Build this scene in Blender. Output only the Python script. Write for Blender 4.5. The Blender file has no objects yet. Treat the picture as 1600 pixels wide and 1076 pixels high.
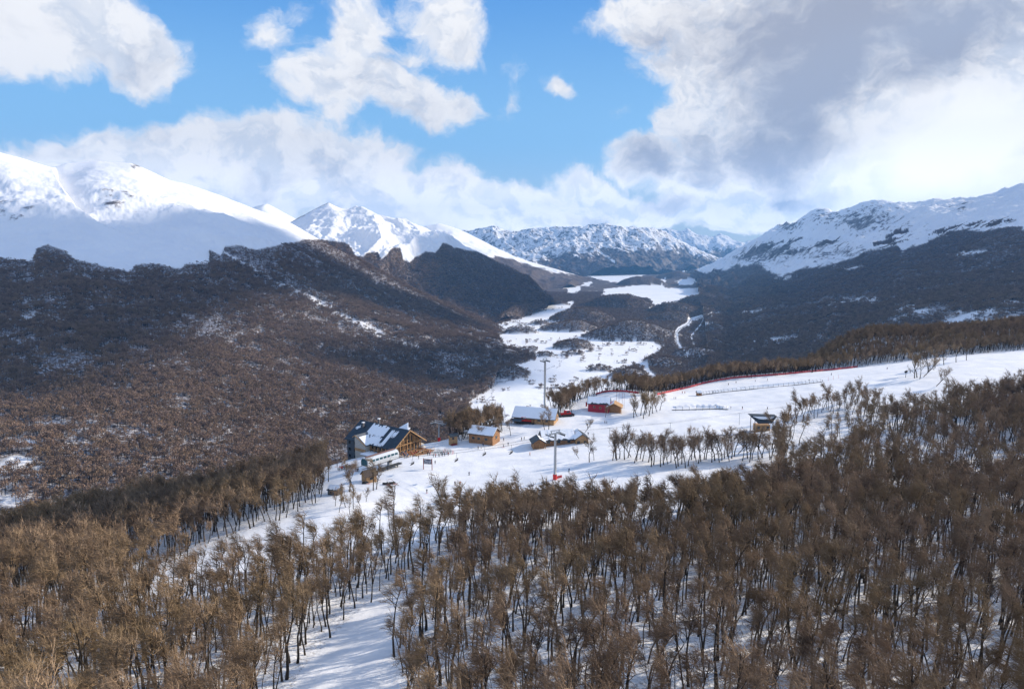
import bpy, math, random
import numpy as np
from mathutils import Vector
R = math.radians
SC = bpy.context.scene
COL = SC.collection
random.seed(7)
rng = np.random.default_rng(11)

# ------------------------------------------------------------------ camera
FPX = 1067.0            # focal length in photo pixels (photo is 1600 x 1076)
HORIZON = 395.0
TH = math.atan((538 - HORIZON) / FPX)
CT, ST = math.cos(TH), math.sin(TH)
CAMZ = 400.0            # the camera is 400 m above the valley floor (z = 0)
cam_data = bpy.data.cameras.new('camera')
cam = bpy.data.objects.new('camera', cam_data)
COL.objects.link(cam)
cam.location = (0, 0, CAMZ)
cam.rotation_euler = (R(90) - TH, 0, 0)
cam_data.sensor_width = 36
cam_data.lens = FPX / 1600 * 36
cam_data.clip_start = 1
cam_data.clip_end = 80000
SC.camera = cam

# ------------------------------------------------------------------ sun, exposure
SUN_AZ, SUN_EL = 66.0, 24.0      # degrees: azimuth from the view direction to the right, elevation
SUND = np.array([math.sin(R(SUN_AZ)) * math.cos(R(SUN_EL)), math.cos(R(SUN_AZ)) * math.cos(R(SUN_EL)), math.sin(R(SUN_EL))])
sl = bpy.data.lights.new('sun', 'SUN')
sl.energy = 4.0
sl.angle = R(0.55)
sl.color = (1.0, 0.87, 0.70)
sun = bpy.data.objects.new('sun', sl)
COL.objects.link(sun)
sun.rotation_euler = Vector(SUND).to_track_quat('Z', 'Y').to_euler()
SC.view_settings.view_transform = 'Standard'
SC.view_settings.look = 'None'
SC.view_settings.gamma = 1
SC.view_settings.exposure = 0.80
SC.cycles.volume_step_rate = 4
SC.cycles.max_bounces = 6
SC.cycles.volume_bounces = 0
SC.cycles.diffuse_bounces = 2
SC.cycles.caustics_reflective = False
SC.cycles.caustics_refractive = False


def P(u, v, Y):
    """photo pixel and forward distance -> world point"""
    u = np.asarray(u, float); v = np.asarray(v, float); Y = np.asarray(Y, float)
    a = (u - 800) / FPX; b = (538 - v) / FPX
    dy = CT + b * ST; dz = -ST + b * CT
    return np.stack([a / dy * Y, Y + 0 * a, CAMZ + dz / dy * Y], -1)


def proj(p):
    p = np.asarray(p, float)
    x, y, z = p[..., 0], p[..., 1], p[..., 2] - CAMZ
    d = y * CT - z * ST
    d = np.where(np.abs(d) < 1e-6, 1e-6, d)
    return 800 + FPX * x / d, 538 - FPX * (y * ST + z * CT) / d


# ------------------------------------------------------------------ node helpers
class NT:
    def __init__(s, nt):
        s.nt = nt; s.n = nt.nodes; s.l = nt.links

    def node(s, t, **kw):
        nd = s.n.new(t)
        for k, v in kw.items():
            setattr(nd, k, v)
        return nd

    def put(s, sock, val):
        if isinstance(val, bpy.types.NodeSocket):
            s.l.new(val, sock)
        elif val is not None:
            sock.default_value = val

    def math(s, op, a, b=None, c=None, clamp=False):
        nd = s.n.new('ShaderNodeMath'); nd.operation = op; nd.use_clamp = clamp
        s.put(nd.inputs[0], a)
        if b is not None: s.put(nd.inputs[1], b)
        if c is not None: s.put(nd.inputs[2], c)
        return nd.outputs[0]

    def mix(s, f, a, b):
        nd = s.n.new('ShaderNodeMix'); nd.data_type = 'RGBA'
        s.put(nd.inputs[0], f)
        s.put(nd.inputs[6], (*a, 1) if isinstance(a, tuple) and len(a) == 3 else a)
        s.put(nd.inputs[7], (*b, 1) if isinstance(b, tuple) and len(b) == 3 else b)
        return nd.outputs[2]

    def noise(s, vec, scale, detail=4, rough=0.5, dist=0.0, dim='3D', lac=2.0):
        nd = s.n.new('ShaderNodeTexNoise'); nd.noise_dimensions = dim
        if vec is not None: s.l.new(vec, nd.inputs['Vector'])
        nd.inputs['Scale'].default_value = scale
        nd.inputs['Detail'].default_value = detail
        nd.inputs['Roughness'].default_value = rough
        nd.inputs['Lacunarity'].default_value = lac
        nd.inputs['Distortion'].default_value = dist
        return nd.outputs[0]

    def ramp(s, f, lo, hi, interp='SMOOTHSTEP'):
        nd = s.n.new('ShaderNodeMapRange'); nd.interpolation_type = interp
        s.put(nd.inputs[0], f); nd.inputs[1].default_value = lo; nd.inputs[2].default_value = hi
        nd.inputs[3].default_value = 0; nd.inputs[4].default_value = 1
        return nd.outputs[0]

    def scale(s, vec, xyz):
        nd = s.n.new('ShaderNodeVectorMath'); nd.operation = 'MULTIPLY'
        s.l.new(vec, nd.inputs[0]); nd.inputs[1].default_value = xyz
        return nd.outputs[0]


def material(name, color=(0.8, 0.8, 0.8), rough=0.7, metal=0.0, noise=0.0, nscale=1.0, spec=0.3):
    m = bpy.data.materials.new(name); m.use_nodes = True
    t = NT(m.node_tree); b = t.n['Principled BSDF']
    b.inputs['Roughness'].default_value = rough
    b.inputs['Metallic'].default_value = metal
    b.inputs['Specular IOR Level'].default_value = spec
    if noise > 0:
        tc = t.node('ShaderNodeTexCoord').outputs['Object']
        f = t.noise(tc, nscale, 4, 0.6)
        lo = tuple(c * (1 - noise) for c in color); hi = tuple(min(1, c * (1 + noise)) for c in color)
        t.l.new(t.mix(t.ramp(f, 0.3, 0.7), lo, hi), b.inputs['Base Color'])
    else:
        b.inputs['Base Color'].default_value = (*color, 1)
    return m


# ------------------------------------------------------------------ sky
def build_sky():
    w = bpy.data.worlds.new('World'); SC.world = w; w.use_nodes = True
    t = NT(w.node_tree); t.n.clear()
    out = t.node('ShaderNodeOutputWorld'); bg = t.node('ShaderNodeBackground')
    sky = t.node('ShaderNodeTexSky', sky_type='NISHITA')
    sky.sun_disc = False; sky.sun_elevation = R(SUN_EL); sky.sun_rotation = R(SUN_AZ)
    sky.altitude = 400; sky.air_density = 1.25; sky.dust_density = 0.2; sky.ozone_density = 2.6
    S = 0.12
    bg.inputs[1].default_value = S
    tc = t.node('ShaderNodeTexCoord').outputs['Generated']
    sep = t.node('ShaderNodeSeparateXYZ'); t.l.new(tc, sep.inputs[0])
    az = t.math('ARCTAN2', sep.outputs[0], sep.outputs[1])
    el = t.math('ARCSINE', sep.outputs[2])
    comb = t.node('ShaderNodeCombineXYZ'); t.l.new(az, comb.inputs[0]); t.l.new(el, comb.inputs[1])
    p0 = comb.outputs[0]

    def ae(u, v):
        q = P(u, v, 1.0) - np.array([0, 0, CAMZ])
        q = q / np.linalg.norm(q)
        return math.atan2(q[0], q[1]), math.asin(q[2])

    # cloud masses: photo position, half width, half height, rotation, strength
    blobs = [
        # left top cloud
        (60, 35, 170, 75, -5, 1.0), (190, 55, 105, 62, 25, 1.0), (-60, 30, 160, 80, 0, 1.0), (255, 105, 40, 26, 30, .55), (95, 103, 42, 20, 10, .42),
        # small top wisps
        (437, 42, 42, 34, -20, .42), (555, 50, 66, 62, -40, .62), (695, 50, 66, 58, 35, .68), (640, 88, 70, 26, 0, .34),
        # flat cumulus in the middle
        (535, 128, 90, 42, 0, .95), (625, 150, 100, 42, 20, .85), (705, 168, 52, 26, 15, .7), (530, 178, 40, 34, 0, .5),
        # little wisps
        (873, 130, 24, 24, 0, .42), (805, 150, 20, 50, 20, .22), (975, 180, 30, 16, 0, .25),
        # long bank over the left range
        (360, 240, 150, 56, 0, 1.05), (170, 240, 110, 42, -8, 1.0), (520, 262, 140, 60, 8, 1.0), (270, 300, 260, 60, 0, 1.0), (620, 315, 190, 50, 4, 1.0),
        (600, 262, 60, 35, 0, .75), (700, 300, 90, 36, 0, .8), (820, 330, 140, 40, 0, 1.0), (905, 308, 60, 40, 0, .95), (780, 375, 190, 30, 0, 1.0), (960, 338, 90, 30, 0, .9),
        (1040, 335, 60, 26, 0, .8), (1130, 357, 55, 9, 0, .5), (900, 360, 130, 26, 0, .9), (60, 255, 70, 24, 0, .55),
        # big mass on the right
        (1010, 255, 62, 40, 0, .95), (1090, 290, 90, 44, 0, 1.0), (1115, 155, 70, 52, 0, 1.0), (1190, 220, 150, 95, 0, 1.1), (1040, 22, 120, 36, 0, .9),
        (1250, 40, 260, 90, 0, 1.1), (1500, 50, 330, 130, 0, 1.2), (1350, 180, 240, 120, 0, 1.2), (1560, 200, 240, 140, 0, 1.2), (1300, 300, 220, 44, 0, 1.05),
        (1500, 300, 220, 60, 0, 1.1), (1160, 318, 120, 26, 0, .9), (1750, 150, 300, 250, 0, 1.2), (1060, 195, 60, 44, 0, .7),
        (1250, 345, 130, 16, 0, .7), (1095, 335, 70, 22, 0, .75),
        # beyond the frame
        (300, -190, 330, 80, 0, .9), (1100, -160, 500, 90, 0, 1.1), (-350, 220, 260, 60, 0, .9),
    ]
    # dense shaded undersides (grey)
    greys = [
        (1190, 80, 150, 60, 10, .8), (1330, 60, 150, 80, -15, .95), (1500, 55, 170, 60, -20, .9), (1260, 150, 120, 80, 20, .9), (1180, 245, 120, 44, 5, .85),
        (1300, 235, 150, 40, 0, .75), (1250, 190, 90, 70, 0, .7), (1010, 252, 46, 24, 0, .7), (1310, 303, 70, 18, -6, .8), (1400, 292, 80, 16, 0, .6), (1500, 290, 70, 16, -10, .6), (1040, 325, 50, 12, 0, .5),
        (1230, 308, 40, 12, 0, .7), (1060, 50, 100, 22, 0, .45), (880, 345, 60, 12, 0, .3), (20, 50, 90, 30, 0, .16), (560, 165, 110, 16, 10, .12),
        (430, 300, 220, 26, 0, .14), (1100, 215, 50, 22, 0, .6), (1600, 130, 60, 50, 0, .4),
    ]
    # places where the sun burns through
    glows = [(1450, 235, 190, 80, -15, 1.0), (1540, 265, 140, 50, 0, .8), (1130, 155, 70, 60, 0, .5), (1400, 330, 300, 30, 0, .3), (1340, 330, 60, 16, 0, .4), (1550, 190, 120, 60, 0, .6)]

    def blob_group(name, lst, combine):
        g = bpy.data.node_groups.new(name, 'ShaderNodeTree')
        g.interface.new_socket('p', in_out='INPUT', socket_type='NodeSocketVector')
        g.interface.new_socket('d', in_out='OUTPUT', socket_type='NodeSocketFloat')
        q = NT(g); gi = q.node('NodeGroupInput'); go = q.node('NodeGroupOutput')
        acc = None
        for (u, v, ru, rv, rot, wt) in lst:
            a0, e0 = ae(u, v)
            mp = q.node('ShaderNodeMapping', vector_type='TEXTURE')
            mp.inputs['Location'].default_value = (a0, e0, 0)
            mp.inputs['Rotation'].default_value = (0, 0, R(-rot))
            cosf = 1.0 / (1 + ((u - 800) / FPX) ** 2)
            mp.inputs['Scale'].default_value = (ru / FPX * cosf * 1.25, rv / FPX * math.sqrt(cosf) * 1.25, 1)
            if acc is None:
                q.l.new(gi.outputs[0], mp.inputs['Vector'])
            else:       # a negligible nudge keeps the evaluation sequential
                nd = q.node('ShaderNodeVectorMath', operation='MULTIPLY_ADD')
                q.l.new(acc, nd.inputs[0]); nd.inputs[1].default_value = (1e-7, 1e-7, 1e-7); q.l.new(gi.outputs[0], nd.inputs[2])
                q.l.new(nd.outputs[0], mp.inputs['Vector'])
            ln = q.node('ShaderNodeVectorMath', operation='LENGTH'); q.l.new(mp.outputs[0], ln.inputs[0])
            f = q.math('MULTIPLY', q.math('SUBTRACT', 1.0, ln.outputs['Value']), wt)
            if acc is None: acc = f
            elif combine == 'MAX':
                acc = q.math('SMOOTH_MAX', acc, f, 0.18)
            else:
                acc = q.math('ADD', acc, q.math('MAXIMUM', f, 0.0))
        if combine != 'MAX':
            acc = q.math('MAXIMUM', acc, 0.0)
        q.l.new(acc, go.inputs[0])
        return g

    gb = blob_group('cloud_masses', blobs, 'MAX')
    gg = blob_group('cloud_shade', [(a, b_, c * 1.15, d_ * 1.2, e_, f_) for (a, b_, c, d_, e_, f_) in greys], 'MAX')
    gl = blob_group('cloud_glow', glows, 'ADD')

    # flattened coordinates for the fractal detail
    def warp(p, amt, sc):
        n = t.node('ShaderNodeTexNoise'); n.inputs['Scale'].default_value = sc; n.inputs['Detail'].default_value = 5
        n.inputs['Roughness'].default_value = 0.55
        t.l.new(p, n.inputs['Vector'])
        sub = t.node('ShaderNodeVectorMath', operation='SUBTRACT'); t.l.new(n.outputs['Color'], sub.inputs[0]); sub.inputs[1].default_value = (.5, .5, .5)
        mul = t.node('ShaderNodeVectorMath', operation='SCALE'); t.l.new(sub.outputs[0], mul.inputs[0]); mul.inputs['Scale'].default_value = amt
        add = t.node('ShaderNodeVectorMath', operation='ADD'); t.l.new(p, add.inputs[0]); t.l.new(mul.outputs[0], add.inputs[1])
        return add.outputs[0]

    pw = warp(warp(p0, 0.09, 7.0), 0.022, 38.0)
    g = t.node('ShaderNodeGroup'); g.node_tree = gb; t.l.new(pw, g.inputs[0])
    n1 = t.noise(t.scale(pw, (1, 1.35, 1)), 14.0, 10, 0.63)
    off = t.node('ShaderNodeVectorMath', operation='ADD'); t.l.new(pw, off.inputs[0]); off.inputs[1].default_value = (0.014, 0.016, 0)
    n2 = t.noise(t.scale(off.outputs[0], (1, 1.35, 1)), 13.0, 5, 0.60)
    d = t.math('ADD', g.outputs[0], t.math('SUBTRACT', n1, 0.5))
    # broken cloud added behind and above the camera to whiten the ambient light
    side = t.math('MAXIMUM', t.ramp(t.math('ABSOLUTE', az), 0.80, 1.15), t.ramp(el, 0.50, 0.75))
    nb = t.noise(t.scale(tc, (1, 1, 1.6)), 2.2, 4, 0.55)
    d = t.math('MAXIMUM', d, t.math('SUBTRACT', t.math('MULTIPLY', side, t.math('ADD', 0.05, t.math('MULTIPLY', nb, 1.3))), 0.52))
    alpha = t.ramp(d, 0.05, 0.40)
    lit = t.ramp(t.math('SUBTRACT', n1, n2), -0.12, 0.05)
    thin = t.ramp(d, 0.15, 0.65)
    lit = t.math('MAXIMUM', lit, t.math('SUBTRACT', 1.0, thin))
    
    G = t.node('ShaderNodeGroup'); G.node_tree = gg; t.l.new(pw, G.inputs[0])
    L = t.node('ShaderNodeGroup'); L.node_tree = gl; t.l.new(pw, L.inputs[0])
    nz = t.noise(t.scale(pw, (1, 1.6, 1)), 9.0, 6, 0.62)
    grey = t.math('MULTIPLY', G.outputs[0], 1.0)
    grey = t.math('ADD', t.math('MULTIPLY', t.math('MAXIMUM', grey, 0.0), 1.15), t.math('MULTIPLY', t.math('SUBTRACT', nz, 0.5), 2.1))
    grey = t.math('SUBTRACT', grey, t.math('MULTIPLY', L.outputs[0], 1.1))
    grey = t.ramp(grey, -0.05, 0.85)
    k = 0.60 / S
    white = tuple(c * k for c in (1.02, 1.0, 0.98))
    soft = tuple(c * k for c in (0.73, 0.77, 0.84))
    dark = tuple(c * k for c in (0.42, 0.45, 0.54))
    c = t.mix(lit, soft, white)
    c = t.mix(grey, c, dark)
    glow = t.math('MULTIPLY', L.outputs[0], 1.0, clamp=True)
    c = t.mix(glow, c, tuple(x * k for x in (1.25, 1.22, 1.16)))
    low = t.node('ShaderNodeVectorMath', operation='SCALE'); t.l.new(c, low.inputs[0]); t.l.new(t.math('ADD', 1.0, t.math('MULTIPLY', t.math('SUBTRACT', 1.0, t.ramp(el, 0.02, 0.16)), 0.95)), low.inputs['Scale']); c = low.outputs[0]
    # clear blue: the physical sky pulled towards the deep, cool blue of the day
    h = t.math('MAXIMUM', el, 0.0)
    col = t.mix(t.ramp(h, 0.0, 0.16), tuple(x * k for x in (0.66, 0.82, 0.94)), tuple(x * k for x in (0.24, 0.54, 0.91)))
    col = t.mix(t.ramp(h, 0.14, 0.42), col, tuple(x * k for x in (0.040, 0.255, 0.72)))
    blue = t.mix(0.85, sky.outputs[0], col)
    fin = t.mix(alpha, blue, c)
    # below the horizon: snow-grey ground light
    below = t.ramp(sep.outputs[2], -0.06, 0.0)
    fin = t.mix(below, tuple(x * k for x in (0.35, 0.42, 0.52)), fin)
    t.l.new(fin, bg.inputs[0]); t.l.new(bg.outputs[0], out.inputs[0])
    w.cycles.sampling_method = 'MANUAL'; w.cycles.sample_map_resolution = 512


build_sky()

# ------------------------------------------------------------------ numpy noise
_perm = rng.permutation(4096)
_grad = rng.normal(size=(4096, 2)); _grad /= np.linalg.norm(_grad, axis=1)[:, None]


def pnoise(x, y, seed=0):
    x = np.asarray(x, float); y = np.asarray(y, float)
    xi = np.floor(x).astype(np.int64); yi = np.floor(y).astype(np.int64)
    fx = x - xi; fy = y - yi

    def g(ix, iy, dx, dy):
        h = _perm[(_perm[(ix + seed * 131) & 4095] + iy + seed * 57) & 4095]
        gr = _grad[h]
        return gr[..., 0] * dx + gr[..., 1] * dy
    sx = fx * fx * fx * (fx * (fx * 6 - 15) + 10); sy = fy * fy * fy * (fy * (fy * 6 - 15) + 10)
    a = g(xi, yi, fx, fy); b = g(xi + 1, yi, fx - 1, fy); c = g(xi, yi + 1, fx, fy - 1); d = g(xi + 1, yi + 1, fx - 1, fy - 1)
    return (a + (b - a) * sx) * (1 - sy) + (c + (d - c) * sx) * sy


def fbm(x, y, oct=5, gain=0.5, seed=0):
    s = 0; a = 1.0; f = 1.0
    for i in range(oct):
        s = s + a * pnoise(x * f, y * f, seed + i); a *= gain; f *= 2.03
    return s


def ridged(x, y, oct=5, gain=0.5, seed=0):
    s = 0; a = 1.0; f = 1.0
    for i in range(oct):
        s = s + a * (0.5 - np.abs(pnoise(x * f, y * f, seed + i))) * 2; a *= gain; f *= 2.1
    return s / (1 / (1 - gain)) - 0.5


def inpoly(px, py, poly):
    px = np.asarray(px); py = np.asarray(py)
    ins = np.zeros(px.shape, bool)
    n = len(poly)
    for i in range(n):
        x1, y1 = poly[i]; x2, y2 = poly[(i + 1) % n]
        if y1 == y2: continue
        c = ((y1 > py) != (y2 > py)) & (px < (x2 - x1) * (py - y1) / (y2 - y1) + x1)
        ins ^= c
    return ins


def prop(o, label=None, cat=None, group=None, kind=None):
    if label: o['label'] = label
    if cat: o['category'] = cat
    if group: o['group'] = group
    if kind: o['kind'] = kind
    return o


def grid_mesh(name, V, mat, attrs=None, smooth=True):
    """V: (n, m, 3) array -> mesh object"""
    n, m = V.shape[:2]
    me = bpy.data.meshes.new(name)
    idx = np.arange(n * m).reshape(n, m)
    q = np.stack([idx[:-1, :-1], idx[:-1, 1:], idx[1:, 1:], idx[1:, :-1]], -1).reshape(-1, 4)
    me.vertices.add(n * m); me.vertices.foreach_set('co', V.reshape(-1).astype(np.float32))
    me.loops.add(q.size); me.loops.foreach_set('vertex_index', q.reshape(-1).astype(np.int32))
    me.polygons.add(len(q))
    me.polygons.foreach_set('loop_start', np.arange(0, q.size, 4, dtype=np.int32))
    me.update(calc_edges=True)
    me.polygons.foreach_set('use_smooth', np.full(len(q), smooth))
    for k, a in (attrs or {}).items():
        at = me.attributes.new(k, 'FLOAT', 'POINT'); at.data.foreach_set('value', np.clip(a, 0, 1).reshape(-1).astype(np.float32))
    me.materials.append(mat)
    o = bpy.data.objects.new(name, me); COL.objects.link(o)
    return o


# ------------------------------------------------------------------ land materials
def land_material(name, near=False):
    """snow with woods (attribute 'wood') and bare rock (attribute 'rock'); real base colours"""
    m = bpy.data.materials.new(name); m.use_nodes = True
    t = NT(m.node_tree); b = t.n['Principled BSDF']
    b.inputs['Roughness'].default_value = 0.75; b.inputs['Specular IOR Level'].default_value = 0.15
    pos = t.node('ShaderNodeNewGeometry').outputs['Position']

    def attr(nm):
        a = t.node('ShaderNodeAttribute'); a.attribute_name = nm; return a.outputs['Fac']
    wood, rock, open_ = attr('wood'), attr('rock'), attr('road')
    if near:
        t.n['Principled BSDF'].inputs['Roughness'].default_value = 0.65
        n1 = t.noise(pos, 0.12, 6, 0.6); n2 = t.noise(pos, 1.7, 4, 0.6)
        snow = t.mix(t.ramp(n1, .3, .7), (0.68, 0.70, 0.735), (0.80, 0.81, 0.83))
        litter = t.math('MULTIPLY', t.ramp(n2, .50, .66), t.ramp(wood, 0.3, 1.0))
        c = t.mix(t.math('MULTIPLY', litter, 0.62), snow, (0.13, 0.10, 0.075))
        bump = t.node('ShaderNodeBump'); t.l.new(t.math('ADD', 0.22, t.math('MULTIPLY', wood, 0.3)), bump.inputs['Strength']); bump.inputs['Distance'].default_value = 0.6
        tr = t.node('ShaderNodeTexWave'); tr.wave_type = 'BANDS'; tr.bands_direction = 'DIAGONAL'; tr.inputs['Scale'].default_value = 0.035; tr.inputs['Distortion'].default_value = 9; tr.inputs['Detail'].default_value = 3; tr.inputs['Detail Scale'].default_value = 0.35; t.l.new(t.scale(pos, (.25, 1, 0)), tr.inputs[0])
        h = t.math('ADD', t.noise(pos, 0.9, 5, 0.6), t.math('MULTIPLY', t.noise(pos, 0.15, 4, 0.5), 2.6))
        h = t.math('ADD', h, t.math('MULTIPLY', tr.outputs['Fac'], 1.1))
        t.l.new(h, bump.inputs['Height']); t.l.new(bump.outputs[0], b.inputs['Normal'])
    else:
        n1 = t.noise(pos, 0.004, 6, 0.6)
        snow = t.mix(t.ramp(n1, .3, .7), (0.80, 0.82, 0.86), (0.87, 0.88, 0.90))
        # woods: brown crowns, dark gaps, flecks of snow between
        nf = t.noise(t.scale(pos, (1, 1, .35)), 0.085, 4, 0.7)
        ng = t.noise(pos, 0.0065, 5, 0.6)
        nh = t.noise(t.scale(pos, (1, 1, .12)), 0.16, 3, 0.8)
        brown = t.mix(t.ramp(nf, .35, .65), (0.035, 0.026, 0.022), (0.115, 0.075, 0.055))
        fleck = t.math('MULTIPLY', t.ramp(nh, .55, .68), t.ramp(ng, .42, .62))
        fleck = t.math('ADD', t.math('MULTIPLY', fleck, 0.75), t.math('MULTIPLY', t.ramp(nh, .62, .75), 0.25))
        sy = t.node('ShaderNodeSeparateXYZ'); t.l.new(pos, sy.inputs[0])
        floor_ = t.math('MULTIPLY', t.math('SUBTRACT', 1.0, t.ramp(sy.outputs[1], 2800, 4600)), t.ramp(nh, .42, .62))
        fleck = t.math('MAXIMUM', fleck, t.math('MULTIPLY', floor_, 0.70))
        brown = t.mix(fleck, brown, (0.62, 0.64, 0.70))
        c = t.mix(wood, snow, brown)
        nr = t.noise(pos, 0.016, 8, 0.72)
        rk = t.math('MULTIPLY', rock, 1.0)
        rk = t.ramp(t.math('ADD', rk, t.math('MULTIPLY', t.math('SUBTRACT', nr, 0.5), 1.6)), 0.42, 0.62)
        c = t.mix(rk, c, t.mix(t.ramp(t.noise(pos, .03, 4, .6), .3, .7), (0.10, 0.095, 0.10), (0.22, 0.20, 0.20)))
        c = t.mix(t.math('MULTIPLY', open_, 1.0), c, (0.36, 0.37, 0.40))
        bump = t.node('ShaderNodeBump'); bump.inputs['Strength'].default_value = 0.45; bump.inputs['Distance'].default_value = 9
        h = t.math('ADD', t.math('MULTIPLY', t.noise(pos, 0.012, 7, 0.6), 1.2), t.math('MULTIPLY', t.math('MULTIPLY', nf, wood), 1.2))
        t.l.new(h, bump.inputs['Height']); t.l.new(bump.outputs[0], b.inputs['Normal'])
    t.l.new(c, b.inputs['Base Color'])
    return m


M_NEAR = land_material('snow_on_near_hill', True)
M_LAND = land_material('snow_woods_and_rock')

# ------------------------------------------------------------------ near hill: heights from surveyed points (pixel, distance)
near_pts = [
    # foreground slope
    (-700, 1250, 62), (-100, 1250, 62), (500, 1250, 64), (1100, 1250, 62), (1700, 1250, 62), (2300, 1250, 62),
    (-300, 1076, 92), (100, 1076, 92), (530, 1076, 92), (800, 1076, 88), (1100, 1076, 86), (1600, 1076, 86), (2100, 1076, 88),
    (0, 985, 120), (300, 985, 118), (500, 1000, 112), (600, 950, 126), (900, 985, 104), (1300, 985, 104), (1700, 985, 104),
    (640, 905, 146), (760, 880, 150), (450, 900, 150), (200, 930, 142), (0, 940, 140), (-300, 970, 130), (900, 880, 148), (1100, 870, 150), (1300, 860, 150), (1500, 850, 152), (1800, 850, 150),
    (700, 835, 180), (900, 815, 190), (1100, 800, 195), (1300, 785, 200), (1500, 765, 212), (1700, 750, 220), (600, 835, 185),
    (450, 845, 190), (300, 880, 178), (150, 905, 170), (0, 915, 168),
    # clearing
    (560, 790, 225), (640, 785, 235), (760, 775, 238), (880, 760, 240), (1000, 745, 246), (1150, 735, 252), (1300, 725, 255), (1500, 700, 270), (1700, 680, 280),
    (520, 765, 245), (600, 750, 262), (700, 740, 275), (850, 725, 280), (1000, 705, 290), (1150, 690, 300), (1300, 672, 315), (1500, 650, 330), (1700, 640, 340),
    (545, 722, 292), (600, 712, 302), (650, 706, 312), (700, 698, 325), (800, 680, 345), (900, 665, 355), (1000, 655, 365), (1200, 640, 375), (1400, 620, 375), (1600, 605, 380),
    (760, 668, 352), (830, 652, 380), (930, 638, 395), (1050, 630, 405), (1200, 610, 430), (1400, 590, 430), (1600, 572, 440),
    (1040, 617, 450), (1100, 607, 470), (1200, 593, 490), (1300, 580, 505), (1400, 568, 510), (1500, 558, 515), (1650, 545, 520),
    # left ridge
    (500, 775, 235), (400, 810, 215), (300, 840, 205), (200, 875, 195), (50, 890, 190), (-200, 920, 180),
    (510, 735, 285), (420, 775, 262), (300, 800, 250), (150, 835, 240), (0, 865, 230), (-200, 900, 220),
    # crest line
    (-200, 880, 245), (0, 848, 262), (120, 820, 275), (250, 795, 290), (400, 760, 300), (520, 728, 305), (600, 703, 330), (680, 690, 345), (760, 665, 372), (850, 640, 405),  (930, 613, 440), (955, 609, 445), (990, 611, 455), (1027, 612, 480),
    (1075, 601, 500), (1120, 591, 515), (1150, 587.5, 525), (1190, 584, 530), (1225, 581.5, 535), (1300, 574.5, 550), (1340, 570, 555), (1400, 560, 560), (1550, 546, 580), (1750, 530, 600),
    (1300, 545, 640), (1500, 525, 680), (1700, 500, 700),
    # beyond the crest it falls away to the valley
    (-200, 1100, 330), (0, 1030, 360), (200, 980, 380), (400, 930, 400), (550, 880, 410), (700, 830, 440), (850, 760, 500), (960, 720, 540), (1060, 700, 600), (1200, 665, 640), (1320, 640, 720), (1500, 610, 800), (1750, 590, 840),
    (-200, 1080, 480), (200, 1020, 520), (600, 900, 700), (850, 800, 800), (1060, 740, 900), (1300, 690, 1050), (1600, 680, 1100),
    (0, 930, 720), (400, 830, 900), (800, 720, 1200), (1200, 690, 1350), (1700, 700, 1350),
]
_np = np.array(near_pts, float)
_q = P(_np[:, 0], _np[:, 1], _np[:, 2])
_ctr = np.stack([_q[:, 0] / _q[:, 1], np.log(_q[:, 1])], 1)
_val = (_q[:, 2] - CAMZ) / _q[:, 1]
_c2 = 0.10 ** 2


def _phi(d2): return np.sqrt(d2 + _c2)


_D = _phi(((_ctr[:, None] - _ctr[None]) ** 2).sum(-1))
_n = len(_ctr)
_A = np.zeros((_n + 3, _n + 3)); _A[:_n, :_n] = _D - np.eye(_n) * 0.004
_A[:_n, _n] = 1; _A[:_n, _n + 1:] = _ctr; _A[_n, :_n] = 1; _A[_n + 1:, :_n] = _ctr.T
_w = np.linalg.solve(_A, np.concatenate([_val, [0, 0, 0]]))


def near_z(x, y, detail=True):
    x = np.asarray(x, float); y = np.asarray(y, float)
    sh = x.shape
    xf = x.reshape(-1); yf = np.maximum(y.reshape(-1), 20)
    a = xf / yf; l = np.log(yf)
    out = np.empty(len(a))
    for i in range(0, len(a), 40000):
        s = slice(i, i + 40000)
        d2 = (a[s, None] - _ctr[None, :, 0]) ** 2 + (l[s, None] - _ctr[None, :, 1]) ** 2
        out[s] = _phi(d2) @ _w[:_n] + _w[_n] + a[s] * _w[_n + 1] + l[s] * _w[_n + 2]
    z = CAMZ + out * yf
    if detail:
        z = z + 0.5 * fbm(xf / 22, yf / 22, 4, 0.5, 3) + 0.10 * fbm(xf / 3.0, yf / 3.0, 3, 0.5, 9)
    return np.maximum(z, -30).reshape(sh)


# open, treeless snow as seen from the drone (base positions)
OPEN = [
    [(512, 724), (600, 714), (690, 696), (745, 686), (800, 672), (870, 655), (905, 646), (925, 630), (935, 616), (955, 611), (990, 614), (1010, 622), (1030, 616), (1075, 605), (1120, 595), (1200, 587.5), (1300, 577), (1400, 565), (1480, 556),
     (1600, 545), (1700, 540), (1700, 592), (1600, 612), (1500, 628), (1440, 640), (1400, 642), (1340, 624), (1270, 640), (1222, 662), (1200, 700), (1205, 765), (1100, 795), (1000, 812), (900, 815), (850, 808), (760, 808), (720, 828), (690, 842), (620, 850), (560, 872), (450, 900),
     (330, 930), (230, 948), (205, 925), (300, 858), (400, 824), (480, 796), (505, 780), (500, 745)],
    [(300, 1600), (440, 1110), (478, 1040), (510, 1000), (550, 962), (590, 935), (640, 903), (700, 880), (715, 895), (690, 925), (650, 950), (620, 985), (612, 1030), (625, 1100), (700, 1600)],
    [(-60, 965), (0, 945), (90, 918), (125, 912), (60, 945), (0, 975), (-60, 990)],
]
def is_open(u, v):
    r = np.zeros(np.shape(u), bool)
    for p in OPEN: r |= inpoly(u, v, p)
    return r


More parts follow.
